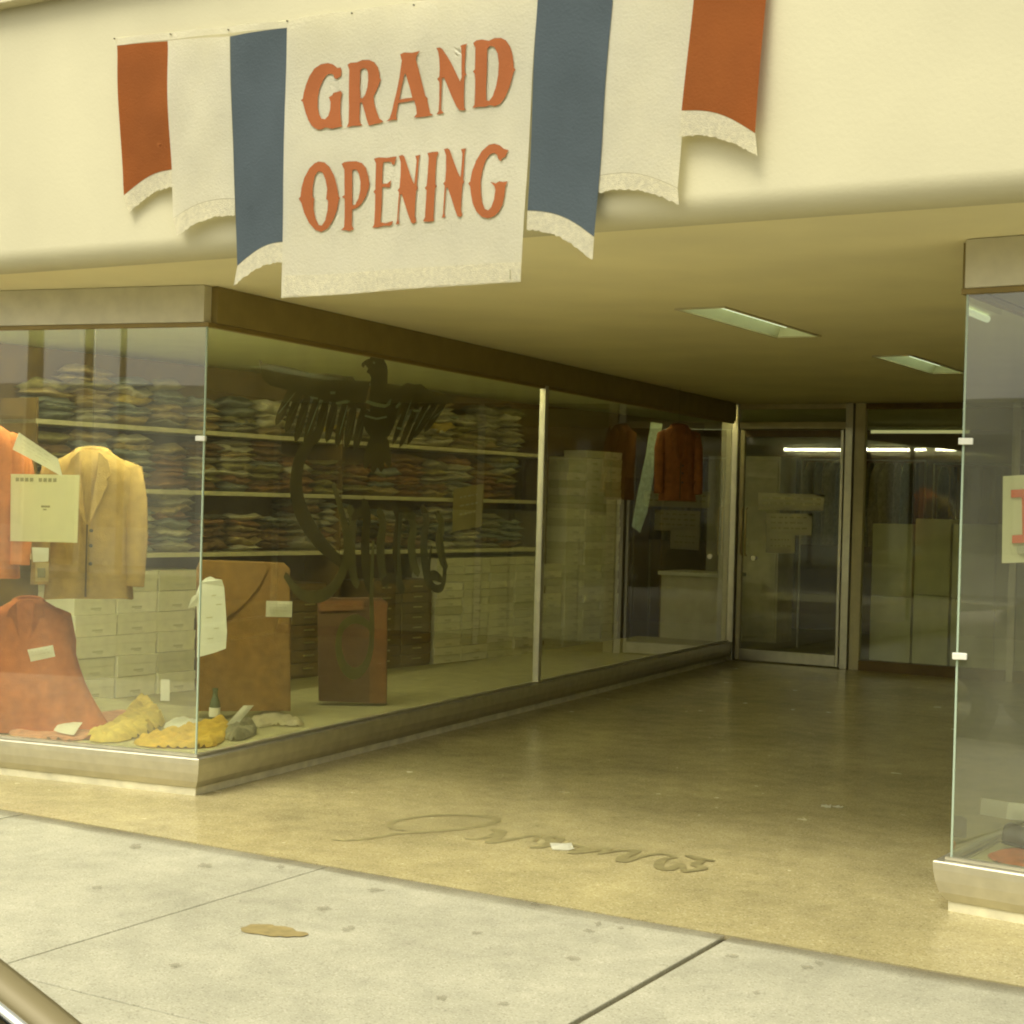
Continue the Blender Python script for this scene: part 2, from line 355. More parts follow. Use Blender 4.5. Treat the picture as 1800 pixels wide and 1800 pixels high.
for k, (a, b, c, d) in enumerate(lights):
    t = thing('ceiling_light', ['recessed strip light in the lobby ceiling nearer the street', 'recessed strip light in the lobby ceiling nearer the door'][k], 'light', ((a+b)/2, (c+d)/2, CZ), 0, 'recessed strip lights in the lobby ceiling')
    w, l = (b-a)/2, (d-c)/2; bm = bmesh.new()
    o = [bm.verts.new((sx*w, sy*l, 0)) for sx, sy in ((-1, -1), (1, -1), (1, 1), (-1, 1))]
    i_ = [bm.verts.new((sx*w*.55, sy*(l-.05), .11)) for sx, sy in ((-1, -1), (1, -1), (1, 1), (-1, 1))]
    for q in range(4): bm.faces.new((o[q], o[(q+1) % 4], i_[(q+1) % 4], i_[q]))
    bm.faces.new(i_[::-1]); bm_done('reflector', bm, HOUS, t)
    bm = bmesh.new(); f = .018
    for (x0, x1, y0, y1) in ((-w-f, -w, -l-f, l+f), (w, w+f, -l-f, l+f), (-w, w, -l-f, -l), (-w, w, l, l+f)): box(bm, x0, x1, y0, y1, -.008, .001)
    bm_done('frame', bm, ALUD, t)
    for s in (-.045, .045):
        bm = bmesh.new(); tube(bm, [(s, -l+.08, .06), (s, l-.08, .06)], .017, 10); bm_done('tube', bm, TUBE, t, True)

FZ1 = 3.90
prof = [(5.72, 2.640), (5.68, 2.622), (5.55, 2.620)] + [(5.55-.10*sin(a*pi/32), 2.72-.10*cos(a*pi/32)) for a in range(1, 17)] + [(5.45, FZ1), (5.72, FZ1)]
bm = bmesh.new(); NS = 2
rs = [[(x, y, z) for y, z in prof] for x in (-14, 6)]; rings(bm, rs)
fas = thing('shop_fascia', 'long cream plaster fascia above the shop windows, rounded at its lower edge', 'fascia')
bm_done('panel', bm, PAINT, fas, True)
boxobj('cornice', (-14, 6, 5.37, 5.70, FZ1, FZ1+.05), ALUD, fas, .004)
boxobj('parapet', (-14, 6, 5.43, 5.70, FZ1+.05, FZ1+.5), mat('parapet_white', (.85, .85, .72), .7), fas)

# ------------------------------------------------------------------ display windows
A = V(-5.52, 6.24, 0); B = V(-6.30, 15.06, 0)                 # left window: corner and lobby end
fl = at_z(0, 1296, .2); AL = V(-11.5, A.y+(fl.y-A.y)/(fl.x-A.x)*(-11.5-A.x), 0)
A2 = V(-1.645, 6.25, 0); AR = V(5.5, 5.55, 0); B2 = V(-1.10, 15.06, 0)
SILL, HDR = .20, 2.43
base_prof = [(-.03, .198), (.052, .198), (.056, .193), (.055, .165), (.048, .12), (.034, .075), (.014, .042), (-.03, .042)]
HFR = mat('header_metal_lit', (.66, .62, .46), .5, .15, .10, 10, .05, 120); HSD = mat('header_metal_shaded', (.27, .21, .07), .55, .05, .12, 8, .05, 90)  # one header metal in lit and shaded copies, the light put into the colour
def display_window(path, name, label, loc, mulls, clips, streetfirst=True):
    t = thing(name, label, 'shop window', loc); L = -Vector(loc)
    P = [p+L for p in path]
    bm = bmesh.new(); sweep(bm, P, base_prof); bm_done('base', bm, ALU, t)
    bm = bmesh.new(); sweep(bm, P, [(-.05, 0), (.006, 0), (.006, .041), (-.05, .041)]); bm_done('plinth', bm, PLINTH, t)
    hp = [(-.035, HDR), (.035, HDR), (.035, 2.617), (-.035, 2.617)]
    mk, mf, sd = (P[1], P[:2], P[1:]) if streetfirst else (P[1], P[1:], P[:2])
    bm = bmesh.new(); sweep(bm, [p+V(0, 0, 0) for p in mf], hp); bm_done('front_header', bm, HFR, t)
    d0 = (sd[0]-sd[1]).normalized(); q = list(sd)
    if streetfirst: q[0] = sd[0]+(sd[1]-sd[0]).normalized()*.036
    else: q[1] = sd[1]+(sd[0]-sd[1]).normalized()*.036
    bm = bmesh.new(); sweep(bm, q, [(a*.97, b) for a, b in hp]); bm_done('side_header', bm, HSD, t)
    bm = bmesh.new(); sweep(bm, P, [(-.02, HDR-.022), (.02, HDR-.022), (.02, HDR-.001), (-.02, HDR-.001)]); bm_done('top_channel', bm, mat('channel_brown', (.30, .22, .07), .5, .3), t)
    bm = bmesh.new(); sweep(bm, P, [(-.02, SILL), (.02, SILL), (.02, SILL+.012), (-.02, SILL+.012)]); bm_done('sill_channel', bm, ALU, t)
    return t
path1 = [AL, A, B]; 
# travel left->corner->back keeps the outside (street, lobby) on the right-hand side
dw = display_window(path1, 'display_window', 'long corner display window full of clothes left of the lobby', A, [], [])
path2 = [B2, A2, AR]
dw2 = display_window(path2, 'display_window', 'display window with curved metal base at the right edge of the lobby', A2, [], [], False)
def pane(p, q, parent, z0=SILL+.012, z1=HDR-.022, t=.008, gap=.004):
    p, q = p.copy(), q.copy(); d = (q-p).normalized(); L = -parent.location
    bm = bmesh.new(); bar(bm, p+L+d*gap, q+L-d*gap, t, z0+.001, z1-.001); o = bm_done('glass_pane', bm, GLASS, parent)
    return o
M1 = A+(B-A)*((10.43-A.y)/(B.y-A.y))
FLM = A+(AL-A)*.42
pane(FLM, A, dw); pane(AL, FLM, dw); pane(A, M1, dw); pane(M1, B, dw)
M2 = B2+(A2-B2)*.45
pane(A2, AR, dw2); pane(M2, A2, dw2); pane(B2, M2, dw2)
def post(parent, p, w, d, z0, z1, m=ALU, name='mullion', rz=0):
    o = boxobj(name, (-w/2, w/2, -d/2, d/2, z0, z1), m, parent, .003); o.location = Vector((p.x, p.y, 0))-parent.location; o.rotation_euler.z = rz; return o
ang = atan2((B-A).y, (B-A).x)-pi/2
post(dw, M1, .05, .055, SILL, HDR+.04, ALU, rz=ang); post(dw, FLM, .04, .05, SILL, HDR, ALU); post(dw2, M2, .04, .05, SILL, HDR, ALU)
bm = bmesh.new(); box(bm, -.004, .004, -.004, .004, SILL+.01, HDR-.02); o = bm_done('glass_edge', bm, EDGE, dw)
o = link('glass_edge', o.data, EDGE, dw2)
CLIP = mat('clip_white', (.85, .85, .75), .4, .2)
def clip(parent, corner, z, s):
    o = boxobj('clip', (-.028, .028, -.011, .011, -.013, .013), CLIP, parent, .003); o.location = Vector((s*.012, -.012, z)); o.rotation_euler.z = .2
clip(dw, A, at_plane(348, 771, A, V(0, 1, 0)).z, -1)
clip(dw2, A2, at_plane(1697, 776, A2, V(0, 1, 0)).z, 1); clip(dw2, A2, at_plane(1686, 1153, A2, V(0, 1, 0)).z, 1)

# ------------------------------------------------------------------ store shell
WA, WB = V(-9.02, 7.90, 0), V(-8.08, 18.4, 0)           # shelved wall inside
wn = (WB-WA).normalized(); wside = V(wn.y, -wn.x, 0)     # wside points to the lobby
bm = bmesh.new(); prism(bm, [AL+V(0, .03, 0), A+V(-.03, .03, 0), B+V(-.04, 0, 0), B+V(-1.0, 0, 0), (-6.9, 7.75), (-11.5, 7.4)], .003, .188)
tag(bm_done('display_floor', bm, PLAT), kind='structure')
bm = bmesh.new(); prism(bm, [A2+V(.03, .03, 0), AR+V(0, .03, 0), (5.5, 15.0), B2+V(.04, 0, 0)], -.02, .188)
tag(bm_done('display_floor', bm, PLAT), kind='structure')
bm = bmesh.new(); prism(bm, [(-11.5, 7.42), (-6.91, 7.77), B+V(-1.01, 0, 0), B+V(-.04, 0.02, 0), B+V(-.04, 4.83, 0), (-11.5, 19.9)], -.02, .008)
tag(bm_done('store_floor', bm, INFLOOR), kind='structure')
bm = bmesh.new(); prism(bm, [B+V(-.03, .12, 0), (5.5, 15.18), (5.5, 19.9), (B.x-.03, 19.9)], -.05, .001)
tag(bm_done('store_floor', bm, INFLOOR), kind='structure')
bm = bmesh.new()
prism(bm, [AL+V(0, .04, 0), A+V(-.045, .045, 0), B+V(-.05, .1, 0), B+V(-.05, 4.9, 0), (-11.5, 19.9)], 2.598, 2.614)
prism(bm, [(B.x-.049, 15.34), (5.5, 15.34), (5.5, 19.9), (B.x-.049, 19.9)], 2.598, 2.614)
prism(bm, [A2+V(.045, .045, 0), AR+V(0, .04, 0), (5.5, 15.0), B2+V(.05, 0, 0)], 2.598, 2.614)
tag(bm_done('store_ceiling', bm, INCEIL), kind='structure')
bm = bmesh.new(); bar(bm, WA, WB, .06, .009, 2.596, .03); tag(bm_done('wall', bm, WOOD), kind='structure')
bm = bmesh.new(); bar(bm, (-11.5, 7.95), WA+V(-.03, .02, 0), .06, .009, 2.596); tag(bm_done('wall', bm, TANWOOD), kind='structure')
bm = bmesh.new(); box(bm, -7.7, 5.5, 19.85, 19.95, 0, 2.58); tag(bm_done('wall', bm, WOOD), kind='structure')
bm = bmesh.new(); box(bm, 5.5, 5.6, 5.6, 19.9, 0, 2.62); box(bm, -11.6, -11.5, 5, 19.9, 0, 2.62); tag(bm_done('wall', bm, TANWOOD), kind='structure')
bm = bmesh.new(); box(bm, -14.2, -11.6, 5.7, 5.9, 0, 2.9); box(bm, 5.6, 6.2, 5.7, 5.9, 0, 2.9); tag(bm_done('wall', bm, PAINT), kind='structure')
bm = bmesh.new(); box(bm, -14.1, 6.1, 23.9, 24, 0, 3); box(bm, -14.2, -14.1, 5.9, 24, 0, 3); box(bm, 6.1, 6.2, 5.9, 24, 0, 3); tag(bm_done('wall', bm, WOOD), kind='structure')

# ------------------------------------------------------------------ shelving with folded clothes
def wp(y, off=0, z=0):
    t = (y-WA.y)/wn.y; p = WA+wn*t+wside*off; return V(p.x, p.y, z)
shelf = thing('wall_shelving', 'long open wall shelving carrying folded clothes behind the side glass', 'shelving', WA)
SHZ = {'top': 2.05, 'middle': 1.575, 'bottom': 1.09}
wrz = atan2(wn.y, wn.x)
for nm, z in SHZ.items():
    for (a, b) in ((8.0, 11.2), (11.22, 14.35)):
        bm = bmesh.new(); p, q = wp(a), wp(b); bar(bm, p-WA, q-WA, .42, z-.035, z, -.21); bm_done('shelf_board', bm, SHELF, shelf, bevel=.003)
for y in (8.0, 11.21, 14.37):
    bm = bmesh.new(); p = wp(y, .0); bar(bm, p-WA, p-WA+wn*.02, .40, 1.095 if y < 9 else .012, 2.2, -.21); bm_done('upright', bm, WOOD, shelf)
FAB = {}
for nm, c in {'grey': (.38, .35, .22), 'pale': (.62, .58, .37), 'blue-grey': (.31, .33, .25), 'olive': (.34, .30, .11), 'tan': (.46, .35, .14), 'rust': (.34, .18, .06), 'yellow': (.60, .45, .09), 'dark': (.09, .08, .035), 'cream': (.70, .66, .42), 'brown': (.22, .13, .05), 'light blue': (.42, .52, .46)}.items():
    FAB[nm] = mat('cloth_'+nm.replace(' ', '_'), c, .9, 0, .28, 25, .4, 120)
fold_meshes = {}
def fold_mesh(seed, cname):
    """a folded garment: soft slab with a rolled front fold, droopy corners and two visible layers"""
    if (seed, cname) in fold_meshes: return fold_meshes[seed, cname]
    bm = bmesh.new(); nx, ny = 8, 6; w, d, h = .30, .34, 1.0
    def P(u, v, top):
        x = (u-.5)*w*(1+.06*noise.noise(V(v*3, seed, 1))); y = (v-.5)*d*(1+.08*noise.noise(V(u*3, seed, 5)))
        edge = min(u, 1-u, v, 1-v)*6; e = min(1, edge); e = sqrt(max(0, 1-(1-e)**2))
        z = .5+(.5*e if top else -.5*e)+.55*noise.noise(V(u*2.2+seed, v*2.2, 4*seed))
        return (x, y, z)
    T = [[bm.verts.new(P(i/(nx-1), j/(ny-1), True)) for i in range(nx)] for j in range(ny)]
    Bt = [[T[j][i] if i in (0, nx-1) or j in (0, ny-1) else bm.verts.new(P(i/(nx-1), j/(ny-1), False)) for i in range(nx)] for j in range(ny)]
    for G in (T, Bt):
        for j in range(ny-1):
            for i in range(nx-1):
                f = (G[j][i], G[j][i+1], G[j+1][i+1], G[j+1][i])
                try: bm.faces.new(f)
                except ValueError: pass
    bmesh.ops.recalc_face_normals(bm, faces=bm.faces); me = bpy.data.meshes.new('folded_shirt'); bm.to_mesh(me); bm.free()
    for p in me.polygons: p.use_smooth = True
    me.materials.append(FAB[cname]); fold_meshes[seed, cname] = me; return me
ORD = ['first', 'second', 'third', 'fourth', 'fifth', 'sixth', 'seventh', 'eighth', 'ninth', 'tenth', 'eleventh', 'twelfth', 'thirteenth', 'fourteenth', 'fifteenth', 'sixteenth', 'seventeenth', 'eighteenth', 'nineteenth', 'twentieth']
LAY = ['lowest', 'second lowest', 'third lowest', 'fourth up', 'fifth up', 'sixth up', 'seventh up', 'eighth up', 'ninth up']
pal = {'top': ['grey', 'pale', 'olive', 'yellow', 'blue-grey', 'cream', 'tan'], 'middle': ['blue-grey', 'grey', 'rust', 'pale', 'olive', 'tan', 'brown'], 'bottom': ['grey', 'blue-grey', 'brown', 'tan', 'pale', 'dark', 'rust']}
for nm, z in SHZ.items():
    y = 8.22; k = 0
    while y < 14.1:
        big = .36; n = R.choice([5, 6, 7, 8])
        c0 = R.choice(pal[nm]); zz = z+.001
        for i in range(n):
            c = c0 if R.random() < .45 else R.choice(pal[nm])
            th = R.uniform(.044, .088)
            o = bpy.data.objects.new('folded_shirt', fold_mesh(R.randrange(16), c)); COL.objects.link(o)
            p = wp(y+R.uniform(-.015, .015), .21+R.uniform(-.02, .03)); o.location = (p.x, p.y, zz); o.scale = (R.uniform(.94, 1.12), R.uniform(.95, 1.08), th)
            o.rotation_euler = (R.uniform(-.09, .09), R.uniform(-.08, .08), wrz+R.uniform(-.22, .22)); zz += th*.80
            tag(o, '%s folded shirt, %s in the %s stack from the street on the %s shelf' % (c, LAY[i], ORD[k], nm), 'folded shirt', 'folded shirts on the wall shelves')
        y += R.uniform(.345, .40); k += 1

# ------------------------------------------------------------------ shirt boxes
boxcache = {}
def box_mesh(w, d, h, i):
    key = (w, d, h, i)
    if key in boxcache: return boxcache[key]
    bm = bmesh.new(); lid = h*.42
    box(bm, -w/2+.003, w/2-.003, -d/2+.003, d/2-.003, 0, h-lid+.001); box(bm, -w/2, w/2, -d/2, d/2, h-lid, h)
    bmesh.ops.bevel(bm, geom=bm.edges[:], offset=.002, segments=1, affect='EDGES')
    me = bpy.data.meshes.new('shirt_box'); bm.to_mesh(me); bm.free(); me.materials.append(BOX[i]); boxcache[key] = me; return me
pbm = bmesh.new(); box(pbm, -.05, .05, -.001, 0, -.006, .008); box(pbm, -.02, .045, -.001, 0, -.016, -.010)
PM = bpy.data.meshes.new('printed_label'); pbm.to_mesh(PM); pbm.free(); PM.materials.append(PRINT)
PM2 = PM.copy(); PM2.materials.clear(); PM2.materials.append(mat('faint_print', (.60, .58, .39), .8, 0, 0))
def pile(y0, cols, rows, w, d, h, off, where, labels=True, skip=None, front=False):
    for c in range(cols):
        nrow = rows[c] if isinstance(rows, (list, tuple)) else rows
        for r in range(nrow):
            if skip and skip(c, r): continue
            o = bpy.data.objects.new('shirt_box', box_mesh(w-.006, d, h-.003, R.choice([0, 0, 1, 2, 3]))); COL.objects.link(o)
            p = wp(y0+w*(c+.5), off+R.uniform(-.012, .012)); o.location = (p.x, p.y, .010+r*h); o.rotation_euler.z = wrz+R.uniform(-.02, .02)
            tag(o, 'white box, %s up, %s column of the %s' % (ORD[r] if r < 20 else 'twenty-' + ORD[r-20], ORD[c], where), 'box', 'shirt boxes stacked inside the shop')
            if labels:
                q = link('printed_label', PM2, None, o); q.location = (R.uniform(-.01, .03), -d/2-.0005, h*.27); q.rotation_euler = (0, 0, 0)
# near pile behind the corner glass, middle pile and tall far pile
pile(8.37, 3, [6, 6, 6], .395, .44, .158, .20, 'pile behind the corner glass')
pile(12.56, 5, [13, 13, 13, 13, 12], .425, .30, .0765, .27, 'pile left of the window post')
pile(14.72, 3, [25, 26, 26], .355, .30, .0815, .28, 'tall far pile')

# drawer cabinets between the piles
def drawers(y0, n, rows, label, z1=1.04):
    c = wp(y0+n*.5*.45, .25); t = thing('drawer_cabinet', label, 'cabinet', (c.x, c.y, .012), wrz); W_ = n*.45
    boxobj('carcass', (-W_/2, W_/2, -.15, .17, 0, z1-.19-.05), WOOD, t)
    for i in range(n):
        for j in range(rows):
            h = (z1-.19-.09)/rows; f = boxobj('drawer', (-W_/2+i*.45+.01, -W_/2+(i+1)*.45-.01, -.168, -.151, .02+j*h+.006, .02+(j+1)*h-.006), WOOD, t, .002)
            boxobj('handle', (-W_/2+(i+.5)*.45-.06, -W_/2+(i+.5)*.45+.06, -.182, -.169, .02+(j+.62)*h-.012, .02+(j+.62)*h), mat('brass_pull', (.62, .55, .25), .35, .6), f)
drawers(9.72, 3, 7, 'dark drawer cabinet with brass pulls behind the broad brown panel')
drawers(11.62, 2, 8, 'dark drawer cabinet with brass pulls left of the middle box pile')

# ------------------------------------------------------------------ garments
def jacket(name, label, pos, h, face, cloth, lap, flare=0, w=.25, group=None, sleeve=True, hem=None, closed=False):
    """a jacket on a form: lofted body, sleeves, collar, lapels, pockets; faces local -Y"""
    t = thing(name, label, 'jacket', pos, face, group); rs = []; n = 28
    S_ = h/.78
    for k in range(15):
        u = k/14; z = h*u
        hw = w*S_*(.98-.10*sin(pi*min(1, u*1.25)))+flare*(1-u)**1.5
        dp = .095*S_*(1-.08*sin(pi*u))+flare*.3*(1-u)
        if u > .87: s = (u-.87)/.13; hw *= 1-.66*s**1.15; dp *= 1-.5*s**1.5
        r_ = []
        for q in range(n):
            a = 2*pi*q/n; ca, sa = cos(a), sin(a)
            x = hw*(abs(ca)**.62)*(1 if ca > 0 else -1); y = dp*(abs(sa)**.62)*(1 if sa > 0 else -1)
            nz = noise.noise(V(x*9+z*2, z*2.2, len(name)+pos[0]*3))*1.3
            r_.append((x*(1+.03*nz), y*(1+.14*nz), z+(.015*noise.noise(V(a, 2, pos[1])) if k == 0 else 0)))
        rs.append(r_)
    bm = bmesh.new(); rings(bm, rs); bm_done('body', bm, cloth, t, True)
    if sleeve:
        for s in (-1, 1):
            bm = bmesh.new(); x0 = s*w*S_*.93
            pts = [(x0*.70, 0, h*.90), (x0*.90, 0, h*.865), (x0*1.04, -.01, h*.68), (x0*1.10, -.025, h*.42), (x0*1.10, -.05, h*.09)]
            tube(bm, pts, [.035*S_, .062*S_, .062*S_, .056*S_, .050*S_], 12)
            for v in bm.verts: v.co += V(.010*noise.noise(v.co*14), .014*noise.noise(v.co*11+V(3, 1, 2)), 0)
            bm_done('sleeve', bm, cloth, t, True)
    yf = -.095*S_-.010
    def front(pts, m, nm, dy=0):
        bm = bmesh.new(); slab_tri(bm, pts, [], lambda u, v, k: V(u*S_, yf+dy-.004+k+.35*abs(u*S_)**2*3, v*h), .008); return bm_done(nm, bm, m, t)
    bm = bmesh.new(); tube(bm, [(.085*S_*cos(a), .05*S_*sin(a)-.01, h*(.975+.03*sin(a))) for a in [pi*(-.15+1.3*q/10) for q in range(11)]], .018*S_, 8); bm_done('collar', bm, lap, t, True)
    for s in (-1, 1):
        front([(s*.05, .985), (s*.095, .93), (s*.115, .84), (s*.088, .80), (s*.10, .775), (s*.03, .56), (s*.005, .50), (s*.045, .86)], lap, 'lapel', -.004)
        front([(s*.08, .26), (s*.19, .27), (s*.19, .235), (s*.08, .225)], lap, 'pocket_flap')
    front([(-.004, .02), (.004, .02), (.004, .50), (-.004, .50)], MATS.get('seam_dark') or mat('seam_dark', (.08, .05, .015), .9), 'front_edge', -.005)
    for z in (.24, .36, .46):
        bm = bmesh.new(); tube(bm, [(.022*S_, yf-.004, z*h), (.022*S_, yf-.012, z*h)], .010*S_, 10); bm_done('button', bm, BLACK, t)
    return t
def cloth(nm, c): return mat(nm, c, .95, 0, .2, 18, .45, 150)
TAN, TANL = cloth('tan_wool', (.40, .26, .075)), cloth('tan_lapel', (.46, .31, .10))
RUST, RUSTL = cloth('rust_wool', (.50, .15, .035)), cloth('rust_lapel', (.40, .12, .03))
BRN, BRNL = cloth('brown_wool', (.25, .135, .03)), cloth('brown_lapel', (.235, .128, .03))
ORG, ORGL = cloth('orange_cloth', (.62, .20, .055)), cloth('orange_lapel', (.50, .15, .04))
DBR, DBRL = cloth('maroon_wool', (.11, .055, .018)), cloth('maroon_lit', (.19, .08, .02))
def pos_d(px, py, d): return at_d(px, py, d)
def stand(px, py, d, label, top, h):
    p = pos_d(px, py, d); t = thing('garment_hanger', label, 'hanger', (p.x, p.y, top+h), FACE)
    bm = bmesh.new(); tube(bm, [(-.17, 0, -.06), (0, 0, .0), (.17, 0, -.06)], .008, 8); bm_done('hanger_arm', bm, WOOD, t)
    bm = bmesh.new(); tube(bm, [(0, 0, 0), (0, 0, 2.598-top-h)], .001, 6); bm_done('wire', bm, BLACK, t)
# tan jacket hanging behind the printed sheet
p = pos_d(156, 1052, 9.0); FACE = YAW-.15
jacket('sport_jacket', 'tan sport jacket hung high behind the printed price sheet', (p.x, p.y, p.z), .84, FACE+.25, TAN, TANL, w=.235)
stand(156, 1052, 9.0, 'wire hanger holding up the tan jacket', p.z, .80)
p = pos_d(45, 1252, 9.0); jacket('suit_jacket', 'rust orange suit jacket flaring out low at the left edge', (p.x, p.y, .19), .74, FACE+.3, RUST, RUSTL, flare=.26, w=.23)
def panel_stand(corners, d, label, m, m2, flap, strip, thick=.10, turn=0):
    """upright cloth-covered display panel with a slanting overlapped flap, standing on the display floor"""
    c0 = pos_d(*corners[0], d); n = (ray(*corners[0])*V(1, 1, 0)).normalized(); n = Matrix.Rotation(turn, 3, 'Z') @ n; base = V(c0.x, c0.y, .19)
    t = thing('display_panel', label, 'display panel', base)
    def on(px, py, k): return at_plane(px, py, c0+n*k, n)-base
    for nm, pts, k, th, mm in (('board', corners, 0, thick, m), ('flap', flap, -.016, .012, m2), ('edge_strip', strip, -.012, .010, m2)):
        bm = bmesh.new(); slab_tri(bm, pts, [], lambda u, v, kk: at_plane(u, v, c0+n*k, n)-base+n*kk, th)
        for v in bm.verts:
            if v.co.z < .003: v.co.z = .003
        bm_done(nm, bm, mm, t)
panel_stand([(345, 1250), (345, 1000), (352, 985), (500, 990), (510, 1000), (511, 1250)], 9.65, 'broad brown cloth panel with a slanting flap just inside the corner glass', BRN, BRNL,
    [(345, 1140), (345, 1002), (353, 988), (470, 990), (466, 1010), (455, 1032), (432, 1058), (402, 1084), (384, 1104)], [(482, 1248), (482, 992), (498, 992), (508, 1002), (509, 1248)])
panel_stand([(560, 1232), (558, 1062), (566, 1052), (672, 1052), (682, 1060), (680, 1238)], 10.4, 'dark maroon cloth panel low on the display floor below the eagle', DBR, DBRL,
    [(562, 1075), (560, 1066), (568, 1056), (640, 1056), (640, 1072)], [(650, 1236), (650, 1056), (672, 1056), (680, 1062), (678, 1236)], .12)  # lighter edge strip paints in the panel's lit right side
p = pos_d(-45, 1015, 8.75); jacket('sport_jacket', 'bright orange jacket cut off by the left edge of the photograph', (p.x, p.y, p.z), .86, FACE+.2, ORG, ORGL, w=.225)
stand(-45, 1015, 8.75, 'wire hanger holding up the bright orange jacket', p.z, .82)
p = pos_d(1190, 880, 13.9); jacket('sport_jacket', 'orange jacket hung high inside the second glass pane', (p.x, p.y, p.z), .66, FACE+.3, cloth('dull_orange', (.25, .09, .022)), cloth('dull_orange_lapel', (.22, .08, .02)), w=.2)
stand(1190, 880, 13.9, 'wire hanger holding up the far orange jacket', p.z, .62)

# ------------------------------------------------------------------ papers and tags
def sheet(name, label, cat, quad, m=WHITE, lines=(), p0=None, n=None, pm=None, thick=.0015):
    """thin sheet whose four photographed corners lie on the plane (p0, n); lines are (u0,v0,u1,v1) marks"""
    c = [at_plane(x, y, p0, n) for x, y in quad]; base = (c[2]+c[3])/2
    def bil(u, v): return (c[0]*(1-u)+c[1]*u)*(1-v)+(c[3]*(1-u)+c[2]*u)*v
    nn = n.normalized()*(1 if (EYE-p0).dot(n) > 0 else -1)
    t = thing(name, label, cat, base); bm = bmesh.new()
    def bulge(u, v): return .006*sin(pi*u)*sin(pi*v*1.3)
    g = [[bm.verts.new(bil(i/6, j/6)-base+nn*bulge(i/6, j/6)) for i in range(7)] for j in range(7)]
    for j in range(6):
        for i in range(6): bm.faces.new((g[j][i], g[j][i+1], g[j+1][i+1], g[j+1][i]))
    bmesh.ops.solidify(bm, geom=bm.faces[:], thickness=-thick); bm_done('paper', bm, m, t)
    if lines:
        bm = bmesh.new()
        for (u0, v0, u1, v1) in lines:
            K = 4; a = [bm.verts.new(bil(u0+(u1-u0)*k/K, v0)-base+nn*(bulge(u0+(u1-u0)*k/K, v0)+thick+.002)) for k in range(K+1)]
            b = [bm.verts.new(bil(u0+(u1-u0)*k/K, v1)-base+nn*(bulge(u0+(u1-u0)*k/K, v1)+thick+.002)) for k in range(K+1)]
            for k in range(K): bm.faces.new((a[k], a[k+1], b[k+1], b[k]))
        tag(bm_done('print', bm, pm or PRINT, t), kind='stuff')
    return t
nf = V((A-AL).y, -(A-AL).x, 0).normalized()       # front pane normal, towards the street
pf = A-nf*.02; pf2 = A-nf*.03
def scribble(rows, seed, x0=.1, x1=.9, y0=.12, y1=.9, th=.35):
    r = random.Random(seed); out = []; dy = (y1-y0)/rows
    for i in range(rows):
        u = x0
        while u < x1-.04:
            w = r.uniform(.05, .14); out.append((u, y0+i*dy, min(x1, u+w), y0+i*dy+dy*th)); u += w+r.uniform(.025, .07)
    return out
PALE = mat('pale_print', (.60, .57, .36), .8, 0, 0)
hdrlines = [(.08+.07*i, .055, .08+.07*i+.05, .11) for i in range(4)]+[(.42+.07*i, .055, .42+.07*i+.05, .11) for i in range(4)]
sheet('price_sheet', 'large cream printed price sheet taped in front of the tan jacket', 'sign', [(19, 833), (140, 835), (136, 954), (18, 951)], CREAM, hdrlines+[(.47, .46, .60, .49), (.50, .51, .55, .53)], pf2, nf, mat('olive_print', (.34, .31, .15), .8, 0, 0))
sheet('paper_tag', 'white paper strip tilted above the printed price sheet', 'tag', [(33, 760), (102, 806), (110, 838), (22, 790)], WHITE, scribble(3, 4, .15, .8, .2, .8, .12), pf, nf, PALE)
sheet('paper_tag', 'small white tag just below the printed price sheet', 'tag', [(56, 962), (86, 963), (85, 987), (58, 988)], WHITE, (), pf, nf)
sheet('paper_tag', 'small tan card with a dark square below the white tag', 'tag', [(62, 988), (86, 989), (85, 1022), (62, 1022)], mat('tan_card', (.55, .42, .16), .8), [(.2, .3, .8, .8)], pf, nf, mat('card_ink', (.2, .17, .07), .8))
sheet('paper_tag', 'white price tag on the rust orange jacket', 'tag', [(48, 1142), (93, 1134), (97, 1154), (54, 1163)], WHITE, scribble(2, 8, .15, .85, .25, .8, .15), V(*pos_d(60, 1150, 8.72)), nf, PALE)
sheet('paper_tag', 'white price tag at the edge of the broad brown panel', 'tag', [(468, 1056), (514, 1057), (513, 1085), (467, 1084)], WHITE, scribble(3, 9, .12, .88, .2, .8, .12), V(*pos_d(490, 1070, 9.3)), ray(490, 1070), PALE)
c_ = V(*pos_d(370, 1090, 8.9)); n_ = ray(370, 1090); gt = thing('white_garment', 'crumpled white garment with faint marks hanging at the glass corner', 'garment', c_)
bm = bmesh.new(); slab_tri(bm, [(346, 1156), (347, 1100), (345, 1042), (352, 1024), (362, 1016), (370, 1013), (378, 1017), (390, 1019), (394, 1032), (397, 1075), (399, 1110), (397, 1140), (375, 1148)], [], lambda u, v, k: at_plane(u, v, c_+n_*(.0+.012*noise.noise(V(u*.05, v*.04, 1))+k/8), n_)-c_, .012)
bm_done('cloth', bm, WHITE, gt)
bm = bmesh.new()
for x, y, w in ((372, 1046, 8), (380, 1062, 10), (362, 1085, 12), (376, 1104, 9), (365, 1122, 10)):
    v = [bm.verts.new(at_plane(x+a, y+b, c_-n_*.004, n_)-c_) for a, b in ((0, 0), (w, -1), (w, 1), (0, 2))]; bm.faces.new(v)
tag(bm_done('print', bm, PALE, gt), kind='stuff')
sheet('paper_tag', 'little white tag left of the glass corner', 'tag', [(337, 1050), (350, 1042), (350, 1064), (330, 1070)], WHITE, (), V(*pos_d(340, 1057, 8.7)), ray(340, 1057))
